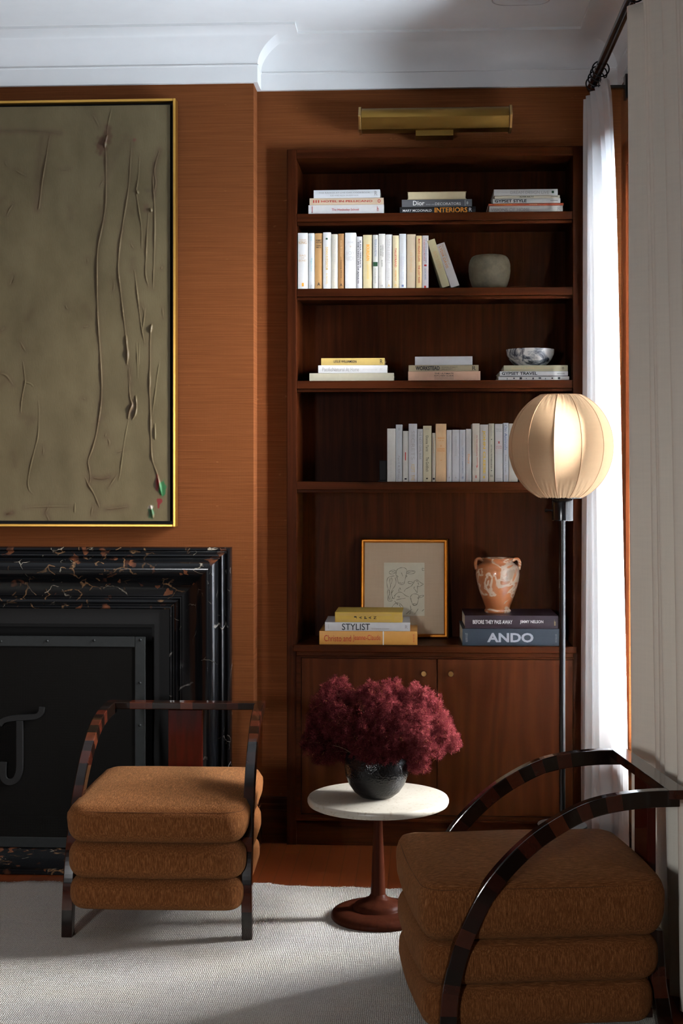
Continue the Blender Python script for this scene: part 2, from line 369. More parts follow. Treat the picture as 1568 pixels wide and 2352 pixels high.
def letters(parent, body, p0, xd, yd, w, h, mat, name='title', bold=0.0, fit=True, align='L'):
    """raised lettering: lower left corner p0 (parent space), reading direction xd, up yd, box w x h"""
    cu = bpy.data.curves.new('lettering', 'FONT'); cu.body = body; cu.size = 1; cu.extrude = .0; cu.offset = bold; cu.resolution_u = 3
    tmp = bpy.data.objects.new('lettering', cu); me = tmp.to_mesh().copy()
    tmp.to_mesh_clear(); bpy.data.objects.remove(tmp); bpy.data.curves.remove(cu)
    co = np.empty(len(me.vertices) * 3, np.float32); me.vertices.foreach_get('co', co); co = co.reshape(-1, 3)
    lo, hi = co.min(0), co.max(0); sx = w / max(hi[0] - lo[0], 1e-6); sy = h / max(hi[1] - lo[1], 1e-6)
    xd, yd, p0 = np.array(xd, float), np.array(yd, float), np.array(p0, float); nd = np.cross(xd, yd)
    new = p0 + np.outer((co[:, 0] - lo[0]) * sx, xd) + np.outer((co[:, 1] - lo[1]) * sy, yd) + nd * .0005
    me.vertices.foreach_set('co', new.astype(np.float32).ravel()); me.update()
    me.materials.clear(); me.materials.append(mat); me.name = name
    o = bpy.data.objects.new(name, me); COL.objects.link(o); o.parent = parent
    return o

# ================================================================== THE ROOM
floor = MB().box(ROOM_L - .2, ROOM_R + .25, ROOM_F - .2, ROOM_B + .3, -.1, 0).build('floor', m_floor); struct(floor)
struct(MB().box(ROOM_L - .2, ROOM_R + .25, ROOM_F - .2, ROOM_B + .3, ROOM_T, ROOM_T + .15).build('ceiling', m_plaster))

# bookcase opening in the back wall
BF, BB = 5.525, 5.82                        # bookcase face and inner back
bx0 = at(658.5, 1100, BF).x; bx1 = at(1338, 1100, BF).x
bz1 = at(1000, 339, BF).z
CHX0, CHX1, CHY = -2.66, at(582.2, 1000, 5.45).x, 5.45
wb = MB()
wb.box(CHX1 - .1, bx0 + .01, ROOM_B, ROOM_B + .15, 0, ROOM_T); wb.box(bx1 - .01, ROOM_R + .15, ROOM_B, ROOM_B + .15, 0, ROOM_T)
wb.box(bx0 + .01, bx1 - .01, ROOM_B, ROOM_B + .15, bz1 - .01, ROOM_T); wb.box(ROOM_L - .15, CHX0 + .1, ROOM_B, ROOM_B + .15, 0, ROOM_T)
struct(wb.build('wall_back', m_grass))
# chimney breast with the fireplace opening
SX1 = at(529, 1257, 5.40).x; SXC = (CHX0 + CHX1) / 2; SX0 = 2 * SXC - SX1
SZ1 = at(300, 1257, 5.40).z
U = .238
OX0, OX1, OZ1 = SX0 + U + .06, SX1 - U - .06, SZ1 - U - .06
cb = MB()
cb.box(CHX0, OX0, CHY, 6.0, 0, ROOM_T); cb.box(OX1, CHX1, CHY, 6.0, 0, ROOM_T); cb.box(OX0, OX1, CHY, 6.0, OZ1, ROOM_T)
struct(cb.build('wall_chimney', m_grass))
fb = MB(); fb.box(OX0, OX1, 5.88, 5.9, 0, OZ1); fb.box(OX0, OX0 + .015, CHY + .01, 5.88, 0, OZ1); fb.box(OX1 - .015, OX1, CHY + .01, 5.88, 0, OZ1); fb.box(OX0 + .015, OX1 - .015, CHY + .01, 5.88, OZ1 - .015, OZ1); fb.box(OX0 + .015, OX1 - .015, CHY + .01, 5.88, .0, .012)
fb.build('wall_firebox', m_black); struct(bpy.data.objects['wall_firebox'])
# window wall
def wall_with_windows(name, wins, span, fn, mat):
    b = MB(); a0, a1 = span; cur = a0
    for (w0, w1, z0, z1) in sorted(wins):
        fn(b, cur, w0, 0, ROOM_T); fn(b, w0, w1, 0, z0); fn(b, w0, w1, z1, ROOM_T); cur = w1
    fn(b, cur, a1, 0, ROOM_T); return struct(b.build(name, mat))
wall_with_windows('wall_right', [WIN1], (ROOM_F - .15, ROOM_B + .15), lambda b, a, c, z0, z1: b.box(ROOM_R, ROOM_R + .2, a, c, z0, z1), m_grass)
wall_with_windows('wall_front', [WIN3], (ROOM_L - .15, ROOM_R + .2), lambda b, a, c, z0, z1: b.box(a, c, ROOM_F - .2, ROOM_F, z0, z1), m_grass)
struct(MB().box(ROOM_L - .2, ROOM_L, ROOM_F - .2, ROOM_B + .15, 0, ROOM_T).build('wall_left', m_grass))

# windows: dark timber casing, sash bars, panes
def window(name, w, fn, label):
    a0, a1, z0, z1 = w; f = MB()
    for (p, q, r, s) in ((a0, a0 + .05, z0, z1), (a1 - .05, a1, z0, z1), (a0, a1, z1 - .05, z1), (a0, a1, z0, z0 + .06), ((a0 + a1) / 2 - .025, (a0 + a1) / 2 + .025, z0, z1), (a0, a1, (z0 + z1) / 2 - .02, (z0 + z1) / 2 + .02)):
        fn(f, p, q, .10, .15, r, s)
    o = struct(f.build(name, m_wal)); o['label'] = label
    g = MB(); fn(g, a0 + .04, a1 - .04, .122, .126, z0 + .05, z1 - .04); g.build('pane', m_glass, o, local=True)
    c = MB()
    for (p, q, r, s) in ((a0 - .09, a0, z0 - .09, z1 + .09), (a1, a1 + .09, z0 - .09, z1 + .09), (a0, a1, z1, z1 + .09), (a0, a1, z0 - .09, z0)):
        fn(c, p, q, -.012, 0, r, s)
    c.build('casing', m_wal, o, local=True)
fr_r = lambda b, p, q, d0, d1, r, s: b.box(ROOM_R + d0, ROOM_R + d1, p, q, r, s)
fr_f = lambda b, p, q, d0, d1, r, s: b.box(p, q, ROOM_F - d1, ROOM_F - d0, r, s)
window('window_1', WIN1, fr_r, 'tall dark timber window behind the pale curtains')
window('window_2', WIN3, fr_f, 'dark timber window behind the camera')

# cornice: fascia, bead and cove, mitred round the chimney breast
CZ0, CZ1 = 2.95, 3.018
prof = [(0, CZ0), (.017, CZ0), (.017, CZ1 - .006), (.021, CZ1 - .004), (.021, CZ1), (.017, CZ1 + .001)]
for k in range(1, 15):
    a = k / 14 * PI / 2
    prof.append((.017 + .155 * (1 - math.cos(a)), CZ1 + .001 + (3.119 - CZ1) * math.sin(a)))
prof += [(.176, 3.120), (.176, ROOM_T), (0, ROOM_T)]
path = [(ROOM_L, ROOM_B), (CHX0, ROOM_B), (CHX0, CHY), (CHX1, CHY), (CHX1, ROOM_B), (ROOM_R, ROOM_B), (ROOM_R, ROOM_F)]
def sweep_plan(path, prof):
    P = [Vector((x, y)) for x, y in path]; rings = []
    for i, p in enumerate(P):
        ns = []
        if i > 0: d = (P[i] - P[i - 1]).normalized(); ns.append(Vector((d.y, -d.x)))
        if i < len(P) - 1: d = (P[i + 1] - P[i]).normalized(); ns.append(Vector((d.y, -d.x)))
        m = ns[0] if len(ns) == 1 else (ns[0] + ns[1]) / (1 + ns[0].dot(ns[1]))
        rings.append([(p.x + m.x * d_, p.y + m.y * d_, z) for d_, z in prof])
    return MB().rings(rings)
struct(sweep_plan(path, prof).build('trim_1', m_plaster, smooth=True, angle=25))
# baseboards
bprof = [(0, 0), (.022, 0), (.022, .128), (.019, .132), (.019, .150), (.014, .154), (.014, .172), (.008, .177), (0, .177)]
struct(sweep_plan([(CHX1, CHY + .002), (CHX1, ROOM_B), (bx0 - .001, ROOM_B)], bprof).build('baseboard_back', m_walx))
struct(sweep_plan([(SX1 + .004, CHY), (CHX1, CHY), (CHX1, CHY + .002)], bprof).build('baseboard_chimney', m_walx))
struct(sweep_plan([(bx1 + .002, ROOM_B), (ROOM_R, ROOM_B), (ROOM_R, ROOM_F)], bprof[:5] + [(.0, .150)]).build('baseboard_right', m_walx))

# rounded access panel in the ceiling
def rrect(cx, cy, hx, hy, r, n=8):
    pts = []
    for (sx, sy, a0) in ((1, 1, 0), (-1, 1, PI / 2), (-1, -1, PI), (1, -1, 3 * PI / 2)):
        for k in range(n + 1):
            a = a0 + k / n * PI / 2; pts.append((cx + sx * (hx - r) + r * math.cos(a), cy + sy * (hy - r) + r * math.sin(a)))
    return pts
p_ = at(1194, 14, 5.11); px = p_.x
o = MB().prism(rrect(px, 5.01, .098, .11, .05), lambda u, v, e: (u, v, e), ROOM_T - .004, ROOM_T + .004).build('ceiling_speaker', m_plaster)
tag(o, 'white rounded flush panel in the ceiling near the curtain rod', 'ceiling panel')
gp = MB().tube([(u, v, ROOM_T - .003) for u, v in rrect(px, 5.01, .101, .113, .052)] + [(px + .101, 5.01 + .113 - .052, ROOM_T - .003)], .0025, 6).build('rim', plain((0.45, .44, .43), .6, 'grey_rim'), o, local=True)

# ================================================================== FIREPLACE
sp = [(0, 0), (0, .045), (.004, .052), (.010, .054), (.014, .050), (.016, .044), (.021, .046), (.026, .056), (.032, .060), (.038, .056), (.041, .050), (.046, .053),
      (.051, .066), (.060, .078), (.070, .084), (.080, .086), (.092, .084), (.106, .074), (.118, .060), (.130, .048), (.145, .040), (.165, .036), (.188, .036), (.192, .030), (.197, .030),
      (.202, .040), (.210, .044), (.217, .040), (.220, .032), (.224, .032), (.228, .038), (.234, .038), (U, .034), (U, 0)]
fs = thing('fireplace_surround', 'black veined marble fireplace surround with moulded frame under the painting', 'fireplace surround', (SXC, CHY, 0))
zb = .0
def jamb(x_out, sgn):
    lo = [(x_out - sgn * u, CHY - v, 0.022) for u, v in sp]; hi = [(x_out - sgn * u, CHY - v, SZ1 - u) for u, v in sp]
    return MB().rings([lo, hi])
jamb(SX1, 1).build('jamb', m_marble_w, fs, smooth=True, angle=30)['label'] = 'marble jamb with white veins'
jamb(SX0, -1).build('jamb', m_marble_w, fs, smooth=True, angle=30)['label'] = 'marble jamb with white veins'
MB().rings([[(SX0 + u, CHY - v, SZ1 - u) for u, v in sp], [(SX1 - u, CHY - v, SZ1 - u) for u, v in sp]]).build('lintel', m_marble_g, fs, smooth=True, angle=30)['label'] = 'marble lintel with rust and gold veins'
sl = MB(); e = .001
sl.box(SX0 + U + e, OX0 + .0, CHY - .022, CHY - e, .022, SZ1 - U - e); sl.box(OX1, SX1 - U - e, CHY - .022, CHY - e, .022, SZ1 - U - e); sl.box(OX0, OX1, CHY - .022, CHY - e, OZ1, SZ1 - U - e)
sl.build('slip', m_black, fs)
hz = onfloor(60, 2010, 0.0).y
h = MB().box(SX0 - .02, at(560, 1900, 5.3).x, hz, CHY + .005, 0.001, .020).build('hearth_slab', m_marble_g, bevel=.003)
tag(h, 'black marble hearth slab with gold veins lying before the fireplace', 'hearth')

# fire screen
scy = 5.345
sx1 = at(333, 1600, scy).x; sx0 = 2 * SXC - sx1; sz1 = at(200, 1462, scy).z; fw = .0395
fsn = thing('fire_screen', 'black iron mesh fire screen with riveted frame standing in the fireplace', 'fire screen', (SXC, scy, .021))
fr = MB(); fr.box(sx0, sx0 + fw, scy, scy + .012, .022, sz1); fr.box(sx1 - fw, sx1, scy, scy + .012, .022, sz1); fr.box(sx0 + fw, sx1 - fw, scy, scy + .012, sz1 - fw, sz1); fr.box(sx0 + fw, sx1 - fw, scy, scy + .012, .022, .022 + fw)
frame = fr.build('frame', m_iron, fsn, bevel=.002)
t = NT('wire_mesh'); v = t.coords((1, 1, 1)); 
wa = t.n('ShaderNodeTexWave', bands_direction='X'); wa.inputs['Scale'].default_value = 95; wb_ = t.n('ShaderNodeTexWave', bands_direction='Z'); wb_.inputs['Scale'].default_value = 95
t.l(v, wa.inputs['Vector']); t.l(v, wb_.inputs['Vector'])
mxx = t.math('MAXIMUM', wa.outputs[0], wb_.outputs[0]); al = t.ramp(mxx, [(.55, (.25, .25, .25)), (.75, (1, 1, 1))])
t.set((0.0062, 0.0056, 0.0050), .6, 0, spec=.05); t.l(al, t.b.inputs['Alpha']); m_mesh = t.m
MB().box(sx0 + fw, sx1 - fw, scy + .004, scy + .007, .022 + fw, sz1 - fw).build('mesh_panel', m_mesh, fsn)
def rivet(x, z): MB().lathe([(.0001, -.004), (.003, -.0035), (.0052, -.001), (.0056, 0)], seg=12).build('rivet', m_iron, frame, smooth=True, local=True)
rv = []
for px_, py_ in ((322, 1470), (216, 1471), (108, 1472), (2, 1473)): p = at(px_, py_, scy); rv.append((p.x, p.z))
for py_ in (1568, 1666, 1762, 1860): p = at(321, py_, scy); rv.append((p.x, p.z))
for x, z in list(rv):
    for xx in ((x, 2 * SXC - x) if abs(x - SXC) > .08 else (x,)):
        b = MB(); b.rings([[(xx + r * math.cos(2 * PI * j / 12), scy - d, z + r * math.sin(2 * PI * j / 12)) for j in range(12)] for r, d in ((.0058, -.001), (.0052, .002), (.003, .0042), (.0006, .0048))])
        b.build('rivet', m_iron, frame, smooth=True)
def strap(pts, wd, name='handle'):
    q = [at(a, b, scy - .012) for a, b in pts]; q = catmull([tuple(p) for p in q], 6); L = []; R_ = []
    for mir in (False, True):
        b = MB(); rings = []
        for i, p in enumerate(q):
            d = q[min(i + 1, len(q) - 1)] - q[max(i - 1, 0)]; d /= np.linalg.norm(d); n = np.array((-d[2], 0, d[0])) * wd / 2
            f_ = (lambda a: (2 * SXC - a[0], a[1], a[2])) if mir else (lambda a: tuple(a))
            rings.append([f_(p + n + (0, -.005, 0)), f_(p - n + (0, -.005, 0)), f_(p - n + (0, .011, 0)), f_(p + n + (0, .011, 0))])
        b.rings(rings).build(name, m_black, fsn, bevel=.002)
strap([(96, 1624), (94, 1636), (84, 1645), (60, 1648), (30, 1650), (8, 1655), (-2, 1665)], .022)
strap([(45, 1655), (45, 1700), (45, 1750), (43, 1775), (34, 1792), (20, 1796), (9, 1788), (7, 1770), (8, 1750)], .026, 'handle_hook')

# ================================================================== PAINTING
pY = 5.395
fx1 = at(403, 700, pY).x; fx0 = 2 * SXC - fx1; fz1 = at(200, 228.5, pY).z; fz0 = at(200, 1210, pY).z
pt = thing('abstract_painting', 'large grey green abstract painting with raised vertical creases in slim gold frame', 'painting', (SXC, CHY - .002, fz0))
g = .0105
fr = MB(); fr.box(fx0, fx0 + g, pY, CHY - .003, fz0, fz1); fr.box(fx1 - g, fx1, pY, CHY - .003, fz0, fz1); fr.box(fx0 + g, fx1 - g, pY, CHY - .003, fz1 - g, fz1); fr.box(fx0 + g, fx1 - g, pY, CHY - .003, fz0, fz0 + g)
fr.build('frame', m_gilt, pt, bevel=.002)
MB().box(fx0 + g, fx1 - g, pY + .035, CHY - .003, fz0 + g, fz1 - g).build('backing', m_black, pt)
cx0, cx1, cz0, cz1 = fx0 + g + .012, fx1 - g - .012, fz0 + g + .012, fz1 - g - .012
cY = pY + .008
xs = np.concatenate([np.linspace(cx0, SXC - .02, 30, endpoint=False), np.linspace(SXC - .02, cx1, 330)]); zs = np.linspace(cz0, cz1, 700)
GX, GZ = np.meshgrid(xs, zs); H = np.zeros_like(GX)
base = np.array(lin(94, 83, 58)); C = np.tile(base, GX.shape + (1,))
def seg_d(ax, az, bx, bz):
    dx, dz = bx - ax, bz - az; L2 = dx * dx + dz * dz + 1e-12
    tt = np.clip(((GX - ax) * dx + (GZ - az) * dz) / L2, 0, 1); return np.hypot(GX - ax - tt * dx, GZ - az - tt * dz)
def ridge(pts, amp=.0035, sg=.0022, halo=0.0, crease=.0):
    global H, C
    amp *= .72; sg *= .80
    q = [at(a, b, cY) for a, b in pts]; q = [(p.x, p.z) for p in q]
    if len(q) > 2: q = [tuple(p) for p in catmull(q, 4)]
    D = np.full(GX.shape, 9.); E = np.zeros(GX.shape); n_ = len(q) - 1
    lo_x, hi_x = min(p[0] for p in q) - .03, max(p[0] for p in q) + .03; lo_z, hi_z = min(p[1] for p in q) - .03, max(p[1] for p in q) + .03
    ci = np.nonzero((xs >= lo_x) & (xs <= hi_x))[0]; ri = np.nonzero((zs >= lo_z) & (zs <= hi_z))[0]
    if len(ci) and len(ri):
        sl_ = (slice(ri[0], ri[-1] + 1), slice(ci[0], ci[-1] + 1)); gx, gz = GX[sl_], GZ[sl_]; d_, e_ = D[sl_], E[sl_]
        for k, (a, b) in enumerate(zip(q[:-1], q[1:])):
            dx, dz = b[0] - a[0], b[1] - a[1]; tt = np.clip(((gx - a[0]) * dx + (gz - a[1]) * dz) / (dx * dx + dz * dz + 1e-12), 0, 1)
            dd = np.hypot(gx - a[0] - tt * dx, gz - a[1] - tt * dz); f_ = (k + tt) / n_
            w_ = np.clip(np.sin(PI * np.clip(f_, .0, 1)), 0, 1) ** .45 * (.78 + .22 * np.sin(f_ * n_ * .9 + amp * 3000)); m = dd < d_; d_[m] = dd[m]; e_[m] = w_[m]
    sgv = sg * (.45 + .55 * E)
    if amp > 0: H = np.maximum(H, amp * E * np.exp(-(D / sgv) ** 2))
    else: H = H + amp * E * np.exp(-(D / sgv) ** 2)
    if halo: C = C + (np.array(lin(72, 50, 36)) - C) * (halo * np.exp(-(D / .012) ** 2))[..., None]
def blob(x, y, rx, ry, col, k=1.0, soft=.35):
    global C
    p = at(x, y, cY); sc = 5.4 / F; nx = (np.sin(GZ * 210 + GX * 90) * .12 + np.sin(GX * 330 - GZ * 140) * .10)
    d = np.sqrt(((GX - p.x) / (rx * sc)) ** 2 + ((GZ - p.z) / (ry * sc)) ** 2) + nx
    m = np.clip((1 - d) / soft, 0, 1) * k; C = C + (np.array(lin(*col)) - C) * m[..., None]
ridge([(243, 290), (240, 320), (242, 345), (243, 380), (243, 430), (241, 480), (232, 530), (224, 570), (222, 620), (223, 700), (226, 760), (230, 820), (233, 880), (231, 930), (222, 990), (212, 1030), (202, 1058), (205, 1080), (207, 1100), (203, 1114)], .0048, .0024, .35)
ridge([(195, 1096), (203, 1114), (215, 1134), (228, 1165)], .0045, .0022, .2)
ridge([(246, 310), (243, 322), (241, 332), (240, 340)], .012, .0045); ridge([(256, 250), (248, 285), (243, 320)], .003, .002)
blob(232, 335, 15, 28, (74, 46, 32), .75, .5); blob(248, 310, 12, 30, (74, 46, 32), .6, .5)
ridge([(290, 312), (270, 350), (248, 400)], -.002, .003, .2)
ridge([(302, 325), (299, 370), (296, 420), (289, 470), (279, 530), (273, 580), (271, 620), (276, 665), (281, 710), (286, 750), (291, 800), (293, 840)], .0045, .0024, .3)
ridge([(289, 770), (291, 795), (293, 815), (291, 838)], .009, .0045); ridge([(295, 845), (297, 900), (300, 925), (295, 960)], .004, .002, .2)
ridge([(300, 918), (303, 930), (297, 945), (294, 962)], .010, .004); ridge([(311, 908), (313, 930), (311, 950), (303, 965)], .009, .003)
blob(303, 940, 14, 26, (84, 64, 48), .55, .6)
ridge([(295, 962), (286, 1010), (279, 1060), (275, 1090), (271, 1105)], .003, .002)
ridge([(320, 360), (317, 410), (313, 440), (318, 480), (324, 520), (325, 570)], .004, .0022, .15); ridge([(314, 438), (317, 446)], .010, .005)
ridge([(341, 485), (337, 540), (335, 590), (334, 630), (341, 660)], .004, .0022, .2); ridge([(346, 478), (347, 487)], .009, .005); blob(335, 478, 11, 14, (84, 62, 46), .6, .6); blob(338, 438, 10, 8, (80, 66, 50), .5, .7)
ridge([(352, 372), (351, 420), (354, 470), (355, 530), (353, 600), (351, 665)], .0045, .0022, .2); ridge([(366, 345), (358, 370), (354, 395), (357, 420), (352, 450)], .004, .002, .5)
ridge([(308, 620), (312, 650), (318, 700), (325, 755), (332, 790)], .004, .0022, .2); ridge([(333, 708), (327, 760)], .003, .002)
ridge([(347, 745), (345, 770), (344, 830), (343, 890), (345, 950), (346, 1000), (348, 1045), (352, 1065), (361, 1090), (366, 1115), (371, 1140)], .005, .0024, .25)
ridge([(348, 745), (345, 765)], .009, .004); ridge([(344, 860), (344, 890)], .008, .0035); ridge([(361, 1090), (367, 1118), (371, 1138)], .011, .0055)
ridge([(366, 830), (360, 870), (355, 910), (348, 960)], .003, .002); ridge([(355, 972), (356, 1010)], .006, .0025); ridge([(313, 785), (315, 830), (316, 870)], .0025, .002); ridge([(320, 785), (318, 840)], .0025, .002)
ridge([(52, 830), (57, 870), (57, 880), (50, 915), (47, 950)], .0035, .002, .15); ridge([(57, 878), (70, 882), (76, 888)], .003, .002)
ridge([(88, 920), (89, 950), (87, 1000), (80, 1030), (70, 1070), (64, 1105), (67, 1125), (76, 1135)], .003, .002, .1); ridge([(0, 858), (15, 864), (30, 885)], .002, .004, .3)
ridge([(96, 315), (92, 350), (86, 400), (84, 450), (81, 480)], -.003, .0035, .35); ridge([(114, 310), (106, 360), (96, 420), (90, 470), (87, 482)], .004, .0022, .35)
ridge([(0, 302), (40, 302), (80, 302), (138, 306)], .003, .0025, .4); ridge([(55, 1166), (110, 1164), (165, 1163)], .002, .002, .25); ridge([(172, 1155), (171, 1178)], .005, .002)
ridge([(15, 1181), (28, 1178)], .003, .003, .7); ridge([(215, 1098), (235, 1100), (250, 1096)], .003, .003, .6); ridge([(242, 1170), (265, 1168), (292, 1164)], .003, .002, .5)
blob(373, 1122, 9, 22, (36, 92, 52), .95, .25); blob(361, 1110, 5, 20, (110, 32, 34), .95, .3); blob(366, 1152, 8, 8, (112, 30, 34), .95, .25); blob(364, 1160, 3, 10, (112, 30, 34), .95, .3)
blob(347, 1176, 8, 17, (40, 84, 52), .85, .3); blob(346, 1165, 7, 6, (170, 160, 150), .8, .4); ridge([(345, 1160), (349, 1175), (351, 1190)], .010, .005); blob(308, 322, 6, 5, (96, 52, 46), .7, .5)
rs = random.Random(5)
for _ in range(46):
    x_, y_ = rs.uniform(5, 385), rs.uniform(250, 1195); L_ = rs.uniform(6, 40); a_ = rs.gauss(PI / 2, .35) if rs.random() < .75 else rs.uniform(0, PI)
    ridge([(x_, y_), (x_ + L_ * .5 * math.cos(a_) + rs.uniform(-2, 2), y_ + L_ * .5 * math.sin(a_)), (x_ + L_ * math.cos(a_), y_ + L_ * math.sin(a_))], rs.choice((-.0016, .0016, .0022)), rs.uniform(.0014, .0024), .25)
H += .0006 * (np.sin(GX * 37 + np.sin(GZ * 11) * 2) * np.sin(GZ * 19 + np.sin(GX * 23)))
C *= (1 + .07 * np.sin(GX * 13 + 1.5 * np.sin(GZ * 5))[..., None] * np.sin(GZ * 7 + GX * 4)[..., None])
nr, nc = GX.shape
V = np.stack([GX - SXC, np.full_like(GX, cY) - H - (CHY - .002), GZ - fz0], -1).reshape(-1, 3)
idx = np.arange(nr * nc).reshape(nr, nc); Q = np.stack([idx[:-1, :-1], idx[:-1, 1:], idx[1:, 1:], idx[1:, :-1]], -1).reshape(-1, 4)
t = NT('crusted_paint'); at_ = t.n('ShaderNodeAttribute', attribute_name='pigment'); n1 = t.noise(t.coords((1, 1, .6)), 9, 5); n2 = t.noise(t.coords((300, 300, 60)), 1, 3)
c = t.mix(1.0, at_.outputs['Color'], t.ramp(n1, [(.3, (.82, .80, .76)), (.7, (1.12, 1.12, 1.15))]), 'MULTIPLY'); t.set(c, .5, spec=.2); t.bump(n2, .25, .001); m_paint = t.m
canvas = fast_mesh('canvas', V, Q, m_paint, pt, True)
ca = canvas.data.color_attributes.new('pigment', 'FLOAT_COLOR', 'POINT'); ca.data.foreach_set('color', np.concatenate([C.reshape(-1, 3), np.ones((nr * nc, 1))], 1).astype(np.float32).ravel())
MB().box(cx0, cx1, cY + .004, pY + .036, cz0, cz1).build('stretcher', m_black, pt)

# ================================================================== BOOKCASE
bk = thing('bookcase', 'tall built-in dark walnut bookcase with two cupboard doors below', 'bookcase', ((bx0 + bx1) / 2, BF, 0))
ST = at(680.5, 1100, BF).x - bx0
zs1, zs2, zs3, zs4 = (at(1000, y, BF).z for y in (487.5, 660.5, 873.5, 1106.5)); zc = at(1000, 1483, BF - .012).z
TH = .031
ix0, ix1 = bx0 + ST, bx1 - ST
for a, b in ((bx0, ix0), (ix1, bx1)): MB().box(a, b, BF, BB, 0, bz1).build('side_panel', m_wal, bk, bevel=.002)
MB().box(ix0, ix1, BF, BB, bz1 - .036, bz1).build('top_rail', m_walx, bk, bevel=.002)
MB().box(bx0 + .002, bx1 - .002, BB + .0005, BB + .02, 0, bz1 - .001).build('back_panel', m_wal, bk)
for z in (zs1, zs2, zs3, zs4):
    s = MB().box(ix0, ix1, BF + .004, BB, z - TH, z); s.box(ix0, ix1, BF + .020, BF + .04, z - TH - .012, z - TH); s.build('shelf', m_walx, bk, bevel=.002)
ct = MB(); ct.box(ix0 - .012, ix1 + .012, BF - .020, BF, zc - .026, zc); ct.box(ix0, ix1, BF, BB, zc - .026, zc); ct.box(ix0, ix1, BF - .010, BF + .01, zc - .044, zc - .0262)
ct.build('counter_top', m_walx, bk, bevel=.003)
dz0, dz1 = at(850, 1870, BF).z, at(850, 1512.5, BF).z; dm = at(1003.5, 1600, BF).x; dl = at(692.5, 1600, BF).x; dr = at(1315, 1600, BF).x
fz = at(850, 1883, BF).z
ff = MB(); ff.box(ix0, dl - .002, BF - .006, BF + .02, fz, zc - .0445); ff.box(dr + .002, ix1, BF - .006, BF + .02, fz, zc - .0445); ff.box(dl - .002, dr + .002, BF - .006, BF + .02, fz, dz0 - .002); ff.box(dl - .002, dr + .002, BF - .006, BF + .02, dz1 + .002, zc - .0445)
ff.build('face_frame', m_walx, bk, bevel=.0015)
MB().box(ix0, ix1, BF + .03, BB - .001, fz, zc - .03).build('carcass', m_wal, bk)
kz = at(973, 1545.5, BF).z
for a, b, kx in ((dl, dm - .0015, at(973, 1545, BF).x), (dm + .0015, dr, at(1035, 1545, BF).x)):
    d = MB().box(a, b, BF - .004, BF + .018, dz0, dz1).build('door', m_door, bk, bevel=.0015)
    kb = MB().rings([[(kx + r * math.cos(2 * PI * j / 24), BF - .004 - q, kz + r * math.sin(2 * PI * j / 24)) for j in range(24)] for r, q in ((.005, 0), (.005, .010), (.0098, .013), (.0103, .020), (.0095, .0225), (.0001, .0228))])
    kb.build('knob', m_brassbright, d, smooth=True)['label'] = 'round brass knob'
MB().box(ix0 - .004, ix1, BF + .004, BF + .03, 0, fz).build('plinth', m_walx, bk, bevel=.002)
sm = MB().box(ix0 - .002, ix1, BF - .012, BF + .004, fz - .004, fz + .006).build('plinth_moulding', m_walx, bk, bevel=.002)

